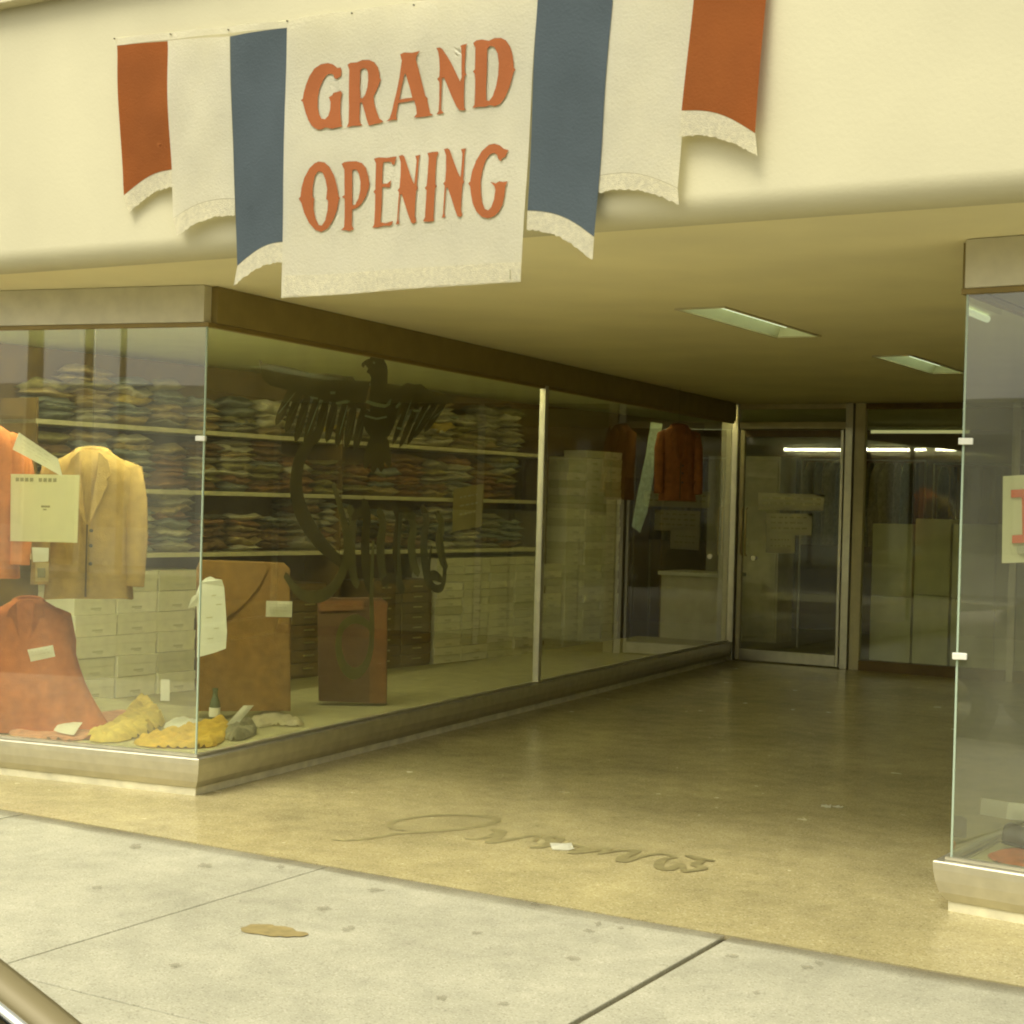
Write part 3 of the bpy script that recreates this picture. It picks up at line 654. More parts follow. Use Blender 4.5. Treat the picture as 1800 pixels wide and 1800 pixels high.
sheet('hanging_card', 'yellowish card hung from the middle shelf in front of the shirts', 'sign', [(797, 860), (851, 850), (847, 925), (795, 935)], mat('dull_card', (.50, .42, .14), .85), scribble(3, 3, .2, .8, .2, .8, .2), wp(12.9, .45), wside, PALE)
# door notices
dn = V(0, -1, 0); DY = 15.19; dpt = V(0, DY-.012, 0)

# ------------------------------------------------------------------ back storefront with door
back = thing('entrance_screen', 'metal framed glass screen with the shop door at the end of the lobby', 'shopfront', (-4, DY, 0))
def bx(nm, x0, x1, z0, z1, m=ALU, d=.05, par=back, bev=.003, yo=0):
    L = par.location; o = boxobj(nm, (x0-L.x, x1-L.x, DY-d/2+yo-L.y, DY+d/2+yo-L.y, z0, z1), m, par, bev); return o
def xb(px): return at_y(px, 930, DY).x
X = {k: xb(v) for k, v in dict(p0=1272, p1=1296, d0=1299, d1=1480, q0=1484, q1=1497, r0=1500, r1=1516, w0=1518, m0=1776, m1=1789).items()}
bx('post', X['p0']-.03, X['p1'], 0, 2.615, d=.10); bx('post', X['q0'], X['q1'], 0, 2.615, d=.10)
bx('post', X['r0'], X['r1']+.01, 0, 2.615, ALUD, d=.07)
bx('mullion', X['m0'], X['m1'], .001, 2.60); bx('mullion', -1.05, -.98, .001, 2.6)
bx('head_rail', X['p1']+.002, X['q0']-.002, 2.56, 2.61, ALUD); bx('transom_bar', X['p1']+.002, X['q0']-.002, 2.36, 2.43, ALUD)
bx('glass_pane', X['p1']+.004, X['q0']-.004, 2.432, 2.558, GLASS, .008, bev=0)
bx('head_rail', X['r1']+.012, X['m0']-.002, 2.555, 2.612, WOOD); bx('head_rail', X['m1']+.002, -1.052, 2.555, 2.612, WOOD)
bx('sill', X['r1']+.012, X['m0']-.002, .0, .10, WOOD, .12); bx('sill', X['m1']+.002, -1.052, .0, .10, WOOD, .12)
bx('glass_pane', X['r1']+.014, X['m0']-.004, .102, 2.553, GLASS, .008, bev=0); bx('glass_pane', X['m1']+.004, -1.054, .102, 2.553, GLASS, .008, bev=0)
door = thing('shop_door', 'tall glass shop door with a pull handle at the end of the lobby', 'door', ((X['d0']+X['d1'])/2, DY, 0))
bx('stile', X['d0'], X['d0']+.045, .012, 2.35, ALUD, .045, door); bx('stile', X['d1']-.03, X['d1'], .012, 2.35, ALU, .045, door)
bx('bottom_rail', X['d0']+.047, X['d1']-.032, .012, .125, ALU, .045, door); bx('top_rail', X['d0']+.047, X['d1']-.032, 2.28, 2.35, WOOD, .045, door)
bx('glass_pane', X['d0']+.047, X['d1']-.032, .126, 2.279, GLASS, .008, door, 0)
hx = xb(1311); bm = bmesh.new(); L = door.location
hz = [at_y(1311, y, DY-.07).z for y in (893, 977)]
for dx in (-.022, .022): tube(bm, [(hx+dx-L.x, -.025, hz[0]), (hx+dx-L.x, -.07, hz[0]-.02), (hx+dx-L.x, -.07, hz[1]+.02), (hx+dx-L.x, -.025, hz[1])], .008, 8)
bm_done('handle', bm, mat('handle_metal', (.62, .50, .22), .3, .8), door, True)
bm = bmesh.new(); lp = at_y(1327, 981, DY); tube(bm, [(lp.x-L.x, -.005, lp.z), (lp.x-L.x, -.045, lp.z)], .026, 14); bm_done('lock', bm, mat('bright_lock', (.85, .80, .55), .25, .9), door, True)
NOTE = mat('notice_paper', (.88, .85, .66), .85, 0, .08)
sheet('door_notice', 'wide notice strip, highest of the papers on the shop door', 'notice', [(1333, 866), (1450, 870), (1447, 898), (1333, 896)], NOTE, scribble(2, 5, .06, .95, .22, .85, .4), dpt, dn, PALE)
sheet('door_notice', 'middle notice on the shop door, under the wide strip', 'notice', [(1347, 902), (1428, 903), (1426, 941), (1347, 940)], NOTE, scribble(3, 6, .1, .9, .15, .9, .3), dpt+V(0, -.004, 0), dn, PALE)
sheet('door_notice', 'smallest and lowest notice on the shop door', 'notice', [(1347, 936), (1398, 937), (1397, 973), (1347, 972)], NOTE, scribble(2, 7, .15, .85, .3, .9, .25), dpt, dn, PALE)

# ------------------------------------------------------------------ inside the back room
def rack(x0, x1, y, z, label, cols, n, lab2):
    t = thing('clothes_rack', label, 'rack', ((x0+x1)/2, y, 0)); w = (x1-x0)/2
    bm = bmesh.new(); tube(bm, [(-w, 0, 0), (-w, 0, z), (w, 0, z), (w, 0, 0)], .014, 8); bm_done('rail', bm, ALU, t, True)
    for i in range(n):
        x = x0+.1+(x1-x0-.2)*i/(n-1); c = R.choice(cols)
        bm = bmesh.new(); rs = []
        for k in range(9):
            u = k/8; zz = -u*.92; hd = .235*(1-.68*max(0, 1-u*7)**1.0)+.015*sin(i*2+k); th = .030+.008*noise.noise(V(i, k*.4, 2))
            rs.append([(th*cos(q*pi/6)+.01*noise.noise(V(k*.5, q*.4, i)), hd*sin(q*pi/6), zz) for q in range(12)])
        rings(bm, rs); o = bm_done('hanging_shirt', bm, FAB[c], None, True); o.location = (x, y, z-.03); o.rotation_euler.z = R.uniform(-.25, .25)
        tag(o, '%s shirt hanging, %s from the left on the %s' % (c, ORD[i], lab2), 'shirt', 'garments hanging on the racks inside')
rack(-6.3, -4.9, 17.1, 2.12, 'clothes rail seen through the shop door', ['pale', 'light blue', 'blue-grey', 'dark', 'olive', 'pale'], 13, 'rail behind the shop door')
rack(-4.75, -3.1, 16.9, 2.08, 'clothes rail seen through the window right of the door', ['dark', 'dark', 'olive', 'brown', 'blue-grey'], 14, 'rail right of the door')
# plain pale shirts on the rails stand in for polythene-covered ones
# carton wall inside the right back window
for i, (x, w, h) in enumerate([(-5.06, .42, 1.44), (-4.63, .36, 1.50), (-4.26, .42, 1.46), (-3.83, .40, 1.47), (-3.42, .42, 1.45), (-2.9, .42, 1.4)]):
    for j in range(2):
        t = boxobj('tall_carton', (0, w-.012, 0, .4, 0, h/2-.004), mat('pale_carton', (.86, .84, .56), .8, 0, .08), None, .006); t.location = (x+.1, DY+.30+R.uniform(0, .03), .002+j*h/2)
        tag(t, 'pale tall carton, %s from the door in the %s row behind the back window' % (ORD[i], ('lower', 'upper')[j]), 'carton', 'pale cartons behind the back window')
# dark doorway and counter beyond the piles
c = wp(16.3, .38); t = thing('inner_door', 'dark inner doorway beyond the tall box pile', 'doorway', (c.x, c.y, .01), wrz)
boxobj('door_leaf', (-.42, .42, -.02, .02, 0, 1.85), mat('very_dark_wood', (.07, .038, .01), .5), t); boxobj('frame', (-.5, -.43, -.04, .03, 0, 1.95), WOOD, t); boxobj('frame', (.43, .5, -.04, .03, 0, 1.95), WOOD, t)
p = pos_d(1128, 930, 15.6); bm = bmesh.new(); 
pts = [at_plane(x, y, p, ray(1128, 930)) for x, y in ((1144, 742), (1165, 745), (1150, 830), (1138, 900), (1125, 936), (1110, 925), (1122, 860), (1135, 800))]
d_ = ray(1128, 930).normalized()*.03
a = [bm.verts.new(q) for q in pts]; b = [bm.verts.new(q+d_) for q in pts]; bm.faces.new(a); bm.faces.new(b[::-1])
for i in range(8): bm.faces.new((a[i], b[i], b[(i+1) % 8], a[(i+1) % 8]))
tag(bm_done('hanging_scarf', bm, FAB['light blue']), 'long pale blue scarf hanging in the second glass pane', 'scarf')
t = thing('sales_counter', 'pale counter with a white top seen at the end of the second pane', 'counter', (-7.0, 16.0, .01), wrz-pi/2+.1)
boxobj('front', (-.35, .35, -.3, .3, 0, .80), SHELF, t, .004); boxobj('top', (-.38, .38, -.33, .33, .80, .84), WHITE, t, .004)
t = thing('stock_cupboard', 'pale stock cupboard at the far end of the second pane', 'cupboard', (-7.1, 17.6, .01), 0)
boxobj('body', (-.45, .45, -.25, .25, 0, 2.15), SHELF, t, .004)
for s in (-1, 1): boxobj('door_leaf', (min(s*.01, s*.43), max(s*.01, s*.43), -.272, -.252, .05, 2.1), SHELF, t, .004)
# one tube shows through the door; the rest are added unseen fill lights
LIT = mat('lit_tube', (.9, .95, .8), .3, 0, 0, emit=(.95, .90, .42), estr=.25)
HOT = mat('fill_tube', (.9, .95, .8), .3, 0, 0, emit=(1, .86, .36), estr=11)
HOT2 = mat('bright_fill_tube', (.9, .95, .8), .3, 0, 0, emit=(1, .95, .70), estr=58)
def inlight(x, y, ln, label, rz=0, m=LIT, z=2.50):
    t = thing('strip_light', label, 'light', (x, y, z), rz, 'lit strip lights inside the store')
    boxobj('housing', (-ln/2, ln/2, -.014, .014, .04, .078), HOUS, t, .003)
    bm = bmesh.new(); tube(bm, [(-ln/2+.03, 0, .018), (ln/2-.03, 0, .018)], .018, 10); bm_done('tube', bm, m, t, True)
inlight(-5.3, 18.2, 1.2, 'lit strip light seen through the shop door', z=2.47); tag(boxobj('reflection_blocker', (-3.2, 5.4, 15.40, 15.45, 2.25, 2.597), WOOD), kind='structure')  # unseen board added to keep the back-room tubes out of the glass reflections
inlight(-1.6, 16.4, 1.2, 'added fill light in the back room beyond the right window', 0, HOT); inlight(1.2, 17.6, 1.2, 'added fill light at the right of the back room', 0, HOT); inlight(-1.2, 18.6, 1.2, 'added fill light at the far end of the back room', 0, HOT)  # unseen tubes added to brighten the back room
def row(p, q, n, what):
    d = (q-p).normalized(); nn = V(-d.y, d.x, 0)
    for i in range(n):
        c = p+(q-p)*((i+.5)/n)+nn*.20
        inlight(c.x, c.y, 1.2, 'added fill light, %s behind the header %s' % (ORD[i], what), atan2(d.y, d.x), HOT2 if 'front' in what or i == 0 else HOT, 2.505)
row(A, B, 6, 'of the long side window, counted from the street'); row(AL+(A-AL)*.35, A, 3, 'of the left front window')  # tubes added out of sight to brighten the displays

# ------------------------------------------------------------------ eagle emblem and lettering on the side glass
sn = V((B-A).y, -(B-A).x, 0).normalized()            # side glass normal, towards the lobby
pg = A-sn*.012
INK = mat('emblem_olive', (.095, .073, .011), .6, 0, .25, 10); INK2 = mat('emblem_green', (.19, .165, .05), .6, 0, .2, 10); INKL = mat('emblem_pale', (.40, .46, .30), .6, 0, .1)
def on_glass(off=0): return lambda x, y: at_plane(x, y, pg-sn*off, sn)
emb = thing('eagle_emblem', 'dark eagle emblem with spread striped wings on the long side glass', 'emblem', A)
def cut(pts, nm, m, off, sc=5.0, ox=450, oy=600, th=.004, par=emb):
    L = par.location; bm = bmesh.new()
    slab_tri(bm, pts, [], lambda u, v, k: at_plane(ox+u/sc, oy+v/sc, pg-sn*(off+k), sn)-L, th); return bm_done(nm, bm, m, par)
cut([(1000, 620), (1005, 350), (1012, 320), (1000, 290), (972, 272), (985, 238), (962, 205), (942, 235), (928, 215), (932, 190), (962, 165), (1000, 150), (1015, 130), (1050, 118), (1085, 128), (1125, 165), (1150, 210), (1158, 260), (1155, 370), (1200, 420), (1230, 560), (1200, 700), (1150, 800), (1100, 850), (1060, 880), (1010, 850), (960, 780), (930, 680), (925, 560)], 'body', INK, 0)
cut([(1032, 175), (1050, 185), (1042, 200), (1024, 192)], 'eye', INKL, -.003)
# left wing: shoulder bar, then long feathers
cut([(1005, 350), (870, 345), (850, 312), (760, 305), (620, 282), (500, 287), (380, 255), (340, 240), (180, 212), (65, 192), (30, 158), (40, 240), (55, 330), (120, 385), (250, 420), (400, 470), (600, 520), (800, 560), (940, 600)], 'wing', INK, .006)
cut([(1150, 370), (1280, 388), (1330, 365), (1400, 380), (1450, 375), (1520, 430), (1640, 460), (1750, 480), (1740, 540), (1600, 560), (1400, 570), (1200, 610)], 'wing', INK, .006)
def feather(x0, y0, x1, y1, w, m, off):
    d = Vector((x1-x0, y1-y0)); l = d.length; d /= l; n = Vector((-d.y, d.x)); pts = []
    for s, W_ in ((0, .5), (.3, .95), (.7, 1), (.9, .7), (1, .12)): pts.append((x0+d.x*l*s+n.x*w*W_, y0+d.y*l*s+n.y*w*W_))
    for s, W_ in ((1, .12), (.9, .7), (.7, 1), (.3, .95), (0, .5)): pts.append((x0+d.x*l*s-n.x*w*W_, y0+d.y*l*s-n.y*w*W_))
    cut(pts, 'feather', m, off)
for k, (a, b, c, d) in enumerate([(330, 380, 215, 700), (400, 400, 300, 760), (470, 420, 385, 850), (550, 440, 470, 880), (630, 460, 570, 860), (710, 470, 660, 850), (790, 490, 750, 890), (870, 510, 830, 900), (950, 560, 910, 930)]):
    feather(a, b, c-40, d+40, 36, INK, .010+.0022*(k % 2)); feather(a+14, b+70, c-20, d-60, 4, INKL if k % 3 == 0 else INK2, .0045)
for k, (a, b, c, d) in enumerate([(1230, 420, 1150, 690), (1310, 420, 1200, 800), (1390, 420, 1260, 850), (1470, 440, 1320, 880), (1550, 460, 1390, 850), (1620, 480, 1450, 790), (1690, 490, 1540, 740)]):
    feather(a, b, c-60, d+60, 27, INK, .010+.0022*(k % 2)); feather(a-20, b+90, c+10, d-60, 4, INKL if k % 2 == 0 else INK2, .0045)
for k, (a, b, c, d) in enumerate([(1030, 820, 960, 1060), (1060, 850, 1030, 1100), (1090, 840, 1100, 1090), (1120, 800, 1170, 1050)]): feather(a, b, c, d+60, 34, INK, .010+.0022*(k % 2))
for q in ([(700, 535), (790, 515), (830, 525), (800, 545), (705, 555)], [(960, 540), (975, 515), (1060, 540), (1140, 555), (1190, 500), (1180, 560), (1130, 585), (1040, 570)], [(1225, 575), (1260, 530), (1275, 550), (1240, 590)], [(650, 440), (700, 440), (695, 465), (655, 465)], [(470, 480), (545, 495), (540, 512), (480, 500)],
          [(1375, 600), (1450, 600), (1440, 622), (1385, 618)], [(1240, 750), (1300, 765), (1290, 785), (1235, 770)], [(960, 645), (1060, 672), (1150, 655), (1150, 672), (1060, 690), (955, 662)], [(1700, 655), (1780, 662), (1770, 680), (1700, 672)]):
    cut(q, 'pale_accent', INKL, -.003)  # pale accent strokes laid over the emblem
# blackletter strokes under the eagle
let = thing('painted_lettering', 'tall dark ornamental letter strokes painted on the side glass below the eagle', 'lettering', A)
stroke_n = sn
def lt(pts, w, m=INK, off=.0):
    o = stroke_px(pts, w, lambda x, y: at_plane(x, y, pg-sn*.004, sn)-A, m, 'letter_stroke', let, z=off)
lt([(560, 760), (530, 800), (520, 850), (530, 900), (560, 950), (600, 990)], .065, INK, .001)
lt([(500, 1010), (530, 1045), (570, 1045), (600, 1010), (610, 960), (600, 900), (585, 850)], .042, INK2, .0014)
for k, (x, y0, y1) in enumerate([(620, 890, 1030), (645, 880, 1040), (672, 895, 1030), (700, 890, 1040), (726, 905, 1010), (748, 890, 1030), (775, 900, 1000)]):
    lt([(x-9, y0), (x, y0+22), (x-4, (y0+y1)/2), (x+1, y1-18), (x+10, y1)], .050, INK if k % 2 else INK2, .002+.0004*k)
for k, (x, y) in enumerate([(633, 905), (686, 1020), (713, 905), (760, 1015)]): lt([(x-16, y+6), (x, y-4), (x+16, y+5)], .034, INK, .005+.0004*k)
lt([(757, 960), (752, 1000), (758, 1030), (775, 1032), (780, 1000), (776, 960), (772, 930)], .028, INK, .0072)
lt([(654, 950), (651, 1040), (652, 1100), (650, 1140), (640, 1170), (622, 1184), (603, 1172), (593, 1140), (598, 1105), (620, 1088), (645, 1098), (652, 1120)], .036, mat('emblem_ring', (.27, .25, .08), .6, 0, .1), .0078)

# ------------------------------------------------------------------ clothes and small things on the display floor
def crumple(name, label, cat, poly, m, h, seed, z=.19, extra=0, folds=9):
    m_ = len(poly); poly = [tuple(.5*(2*poly[i][j]+(poly[(i+1)%m_][j]-poly[i-1][j])*t+(2*poly[i-1][j]-5*poly[i][j]+4*poly[(i+1)%m_][j]-poly[(i+2)%m_][j])*t*t+(-poly[i-1][j]+3*poly[i][j]-3*poly[(i+1)%m_][j]+poly[(i+2)%m_][j])*t**3) for j in (0, 1)) for i in range(m_) for t in (0, .33, .66)]
    P = [at_z(x, y, z) for x, y in poly]; xs_ = [p.x for p in P]; ys_ = [p.y for p in P]
    N = 40; x0, x1, y0, y1 = min(xs_), max(xs_), min(ys_), max(ys_); c = V((x0+x1)/2, (y0+y1)/2, z)
    def edge(x, y):
        ins = False; dm = 9; near = None
        for i in range(len(P)):
            a, b = P[i], P[(i+1) % len(P)]
            if (a.y > y) != (b.y > y) and x < (b.x-a.x)*(y-a.y)/(b.y-a.y)+a.x: ins = not ins
            ab = Vector((b.x-a.x, b.y-a.y)); t = max(0, min(1, ((x-a.x)*ab.x+(y-a.y)*ab.y)/ab.length_squared)); q_ = sqrt((x-a.x-ab.x*t)**2+(y-a.y-ab.y*t)**2)
            if q_ < dm: dm = q_; near = (a.x+ab.x*t, a.y+ab.y*t)
        return (dm if ins else -dm), near
    bm = bmesh.new(); G = {}
    for i in range(N+1):
        for j in range(N+1):
            x = x0+(x1-x0)*i/N; y = y0+(y1-y0)*j/N; e, nr = edge(x, y)
            if e > -.75*max(x1-x0, y1-y0)/N:
                if e < 0: x, y = nr
                f = min(1, max(0, e)/.05); f = sqrt(1-(1-f)**2)
                rid = abs(noise.noise(V(x*folds, y*folds*.6, seed)))*1.6+.5*noise.noise(V(x*folds*2.3, y*folds*2, seed+3))
                G[i, j] = bm.verts.new((x-c.x, y-c.y, .004+f*h*(.35+.65*max(0, min(1, rid)))))
    for i in range(N):
        for j in range(N):
            q = [(i, j), (i+1, j), (i+1, j+1), (i, j+1)]
            if all(k in G for k in q): bm.faces.new([G[k] for k in q])
    bmesh.ops.solidify(bm, geom=bm.faces[:], thickness=.004)
    o = bm_done(name, bm, m, None, True); o.location = c; return tag(o, label, cat)
YEL, YEL2, PINK = cloth('yellow_knit', (.90, .72, .17)), cloth('golden_knit', (.84, .60, .09)), cloth('salmon_cloth', (.78, .42, .24))
crumple('folded_trousers', 'salmon pink cloth laid flat along the front glass', 'clothing', [(20, 1284), (120, 1262), (230, 1252), (250, 1262), (215, 1290), (120, 1303), (30, 1296)], PINK, .035, 3, folds=5)
crumple('sweater', 'pale yellow sweater crumpled up beside the salmon cloth', 'sweater', [(150, 1300), (205, 1275), (235, 1240), (262, 1240), (290, 1270), (260, 1290), (205, 1306)], YEL, .085, 5, folds=13)
crumple('sweater', 'golden yellow sweater spread under the glass corner', 'sweater', [(235, 1306), (290, 1290), (340, 1278), (395, 1268), (402, 1290), (380, 1312), (330, 1316), (260, 1314)], YEL2, .055, 8, folds=14)
crumple('white_shirt', 'white folded shirt behind the golden yellow sweater', 'shirt', [(290, 1275), (340, 1268), (350, 1280), (300, 1288)], WHITE, .05, 11)
crumple('checked_scarf', 'crumpled grey and white scarf right of the golden sweater', 'scarf', [(395, 1300), (402, 1282), (440, 1276), (452, 1290), (425, 1302)], FAB['grey'], .07, 12, folds=14)
crumple('leather_gloves', 'pale pair of gloves lying beyond the glass corner', 'gloves', [(440, 1268), (470, 1252), (490, 1258), (532, 1272), (525, 1278), (480, 1276), (455, 1280)], mat('pale_leather', (.66, .60, .40), .6, 0, .1), .045, 14, folds=12)
pp = V(*at_z(420, 1265, .26))
sheet('paper_card', 'white card leaning against the pale gloves', 'card', [(428, 1240), (446, 1240), (416, 1275), (398, 1274)], WHITE, (), pp, ray(420, 1262))
pp = V(*at_z(118, 1280, .235))
sheet('paper_card', 'white card lying on the salmon pink cloth', 'card', [(105, 1268), (145, 1270), (130, 1292), (94, 1284)], WHITE, (), pp, V(.0, -.25, 1))
sheet('paper_strip', 'narrow white strip on the floor at the left edge', 'card', [(0, 1261), (36, 1266), (34, 1272), (0, 1268)], WHITE, (), V(0, 0, .2), V(0, 0, 1))
p = at_z(377, 1268, .19); t = thing('small_bottle', 'small dark bottle with a white label in front of the broad brown panel', 'bottle', p)
bm = bmesh.new(); prf = [(.03, 0), (.032, .01), (.032, .09), (.028, .12), (.016, .15), (.015, .18), (.018, .185), (.018, .20)]
rings(bm, [[(r_*cos(q*pi/8), r_*sin(q*pi/8), z_) for q in range(16)] for r_, z_ in prf]); bm_done('body', bm, mat('bottle_green', (.10, .13, .06), .25), t, True)
bm = bmesh.new(); rings(bm, [[(.0335*cos(q*pi/8), .0335*sin(q*pi/8), z_) for q in range(16)] for z_ in (.03, .085)], False); bm_done('bottle_label', bm, WHITE, t, True)
p = at_z(290, 1232, .19); t = boxobj('price_stand', (-.03, .03, -.004, .004, 0, .14), WHITE, None, .002); t.location = p; t.rotation_euler.z = YAW; tag(t, 'narrow white upright card in front of the near box pile', 'card')

# right window contents
nf2 = V((AR-A2).y, -(AR-A2).x, 0).normalized(); p2 = A2-nf2*.03; SR = mat('sign_red', (.50, .10, .03), .6, 0, .06)
t = sheet('price_sign', 'cream sign with a large red slab letter at the right edge', 'sign', [(1763, 837), (1886, 830), (1884, 986), (1761, 990)], CREAM, (), p2, nf2)
def onsign(pts, m, nm, dz):
    bm = bmesh.new(); L = t.location; nn = nf2*(1 if (EYE-p2).dot(nf2) > 0 else -1)
    slab_tri(bm, pts, [], lambda u, v, k: at_plane(u, v, p2+nn*(dz-k), nf2)-L, .002); bm_done(nm, bm, m, t)
onsign([(1777, 861), (1840, 858), (1840, 872), (1824, 873), (1824, 940), (1840, 941), (1840, 953), (1779, 955), (1779, 941), (1797, 940), (1796, 874), (1777, 875)], SR, 'letter', .012)
onsign([(1788, 962), (1794, 959), (1801, 960), (1801, 972), (1795, 974), (1788, 971)], PRINT, 'numeral', .012)
crumple('orange_scarf', 'orange cloth on the floor of the right window', 'clothing', [(1735, 1508), (1765, 1497), (1800, 1495), (1880, 1500), (1880, 1545), (1800, 1532)], ORG, .03, 30, folds=6)
def shoe(px, py, label, rz):
    p = at_z(px, py, .19); t = thing('leather_shoe', label, 'shoe', (p.x, p.y, .215), rz)
    st = [(-.02, .028, .062), (.0, .036, .072), (.06, .036, .066), (.12, .038, .052), (.18, .046, .04), (.24, .047, .033), (.28, .036, .026), (.295, .015, .018)]
    bm = bmesh.new(); rings(bm, [[(x, w*cos(q*pi/8), .012+max(0, sin(q*pi/8))*hh+min(0, sin(q*pi/8))*.01) for q in range(16)] for x, w, hh in st]); bm_done('upper', bm, mat('black_leather', (.035, .03, .02), .3), t, True)
    bm = bmesh.new(); rings(bm, [[(x, (w+.004)*cos(q*pi/8), sin(q*pi/8)*.006) for q in range(16)] for x, w, hh in st]); bm_done('sole', bm, BLACK, t)
shoe(1775, 1492, 'black leather shoe standing on the orange cloth in the right window', -.4)
sheet('paper_card', 'white card leaning inside the right window above the shoe', 'card', [(1772, 1410), (1830, 1416), (1830, 1446), (1768, 1440)], WHITE, (), A2-nf2*.75, nf2)
inl = thing('strip_light', 'faintly glowing strip light under the ceiling of the right window', 'light', (-1.15, 7.3, 2.50), pi/2-.1)
boxobj('housing', (-.6, .6, -.06, .06, .03, .085), HOUS, inl, .004)
bm = bmesh.new(); tube(bm, [(-.56, 0, .012), (.56, 0, .012)], .018, 10); bm_done('tube', bm, TUBE, inl, True)  # tube material gives off a weak glow

# ------------------------------------------------------------------ banner
BY = 5.41
ban = thing('grand_opening_banner', 'red, white and blue GRAND OPENING banner hanging across the fascia', 'banner', (-4, BY, 2.4))
def wave(p, k=0):
    x, z = p.x, p.z; hang = max(0, (3.75-z))
    return V(x, BY + .022 - .012*hang*(1.4+sin(x*5.1+.6)+.4*sin(x*11+z*2)) - .004*(1+sin(z*9+x*3)) - .010*exp(-hang*1.8)*abs(sin(x*9.5+hang*5)) - .010*(1+noise.noise(V(x*3.1+hang*1.5, hang*1.3, 2))) - k, z)
def fabric(quad, nm, m, k=0, nx=10, nz=22, sag=None, par=None, weave=True):
    c = [at_y(x, y, BY) for x, y in quad]; L = V(-4, BY, 2.4)
    bm = bmesh.new(); g = []
    for j in range(nz+1):
        v = j/nz; row = []
        for i in range(nx+1):
            u = i/nx; p = (c[0]*(1-u)+c[1]*u)*(1-v)+(c[3]*(1-u)+c[2]*u)*v
            if sag: p = p+V(0, 0, sag*(1 if nm == 'fringe' else v)*sin(pi*u))
            if nm in ('fringe', 'hem') and j == nz: p = p+V(0, 0, R.uniform(-.005, .003))
            row.append(bm.verts.new(wave(p, k)-L))
        g.append(row)
    for j in range(nz):
        for i in range(nx): bm.faces.new((g[j][i], g[j][i+1], g[j+1][i+1], g[j+1][i]))
    bmesh.ops.solidify(bm, geom=bm.faces[:], thickness=.0012)
    return bm_done(nm, bm, m, par or ban, True)
CW = mat('banner_white', (.86, .83, .66), .9, 0, .05, 5, .25, 90); CR = mat('banner_red', (.44, .135, .025), .9, 0, .10, 4, .25, 90); CB = mat('banner_blue', (.14, .18, .205), .9, 0, .10, 4, .25, 90)
CF = mat('banner_fringe', (.88, .84, .64), .95, 0, .12, 60, .4, 200); CL = mat('banner_letter', (.33, .097, .024), .9, 0, .08, 8, .15, 90)
fabric([(200, 66), (505, 36), (505, 48), (203, 79)], 'header_band', CW, .002, 24, 2)
fabric([(505, 34), (1352, -82), (1352, -62), (505, 46)], 'header_band', CW, .002, 40, 2)
P_ = [('red_stripe', CR, [(203, 79), (294, 72), (306, 298), (216, 343)], [(306, 299), (216, 344), (224, 374), (310, 328)]),
      ('white_stripe', CW, [(294, 71), (404, 64), (417, 350), (309, 385)], [(417, 351), (309, 386), (318, 416), (417, 380)]),
      ('blue_stripe', CB, [(404, 64), (504, 47), (507, 425), (421, 468)], [(507, 426), (421, 469), (416, 503), (505, 461)]),
      ('blue_stripe', CB, [(945, -15), (1079, -35), (1046, 417), (931, 371)], [(1046, 418), (931, 372), (930, 404), (1043, 458)]),
      ('white_stripe', CW, [(1078, -34), (1226, -50), (1193, 331), (1050, 308)], [(1193, 332), (1050, 309), (1052, 338), (1196, 360)]),
      ('red_stripe', CR, [(1224, -50), (1352, -62), (1331, 236), (1201, 196)], [(1331, 237), (1201, 197), (1197, 241), (1335, 276)])]
for i, (nm, m, q, f) in enumerate(P_):
    s = fabric(q, nm, m, .004*(i % 2), sag=.03)
    # fringe: cords hanging side by side
    quad = [f[1], f[0], f[3], f[2]] if i < 3 else [f[1], f[0], f[3], f[2]]
    fr = fabric(quad, 'fringe', CF, .004*(i % 2), 34, 3, sag=.03, par=s)
    fr.parent = s; fr['label'] = 'cream fringe along the lower hem'
ctr = fabric([(504, 42), (946, -14), (920, 497), (500, 525)], 'centre_panel', CW, .006, 20, 26)
hem = fabric([(506, 486), (922, 462), (919, 495), (502, 523)], 'hem', CF, .009, 80, 3, par=ctr)
NAIL = mat('nail', (.10, .09, .05), .5, .5, 0)
for x, y in ((201, 68), (300, 60), (403, 53), (505, 37), (620, 24), (730, 10), (840, -4)):
    bm = bmesh.new(); q = wave(at_y(x, y, BY), .006)-V(-4, BY, 2.4); tube(bm, [q, q+V(0, -.006, 0)], .0035, 8); bm_done('nail', bm, NAIL, ban)
SLIT = mat('seam_thread', (.45, .42, .26), .9, 0, 0)
for x, y in ((903, 484),):
    bm = bmesh.new(); q = wave(at_y(x, y, BY), .012)-V(-4, BY, 2.4); box(bm, q.x-.002, q.x+.002, q.y-.001, q.y+.001, q.z-.018, q.z+.018); bm_done('seam', bm, SLIT, ctr)
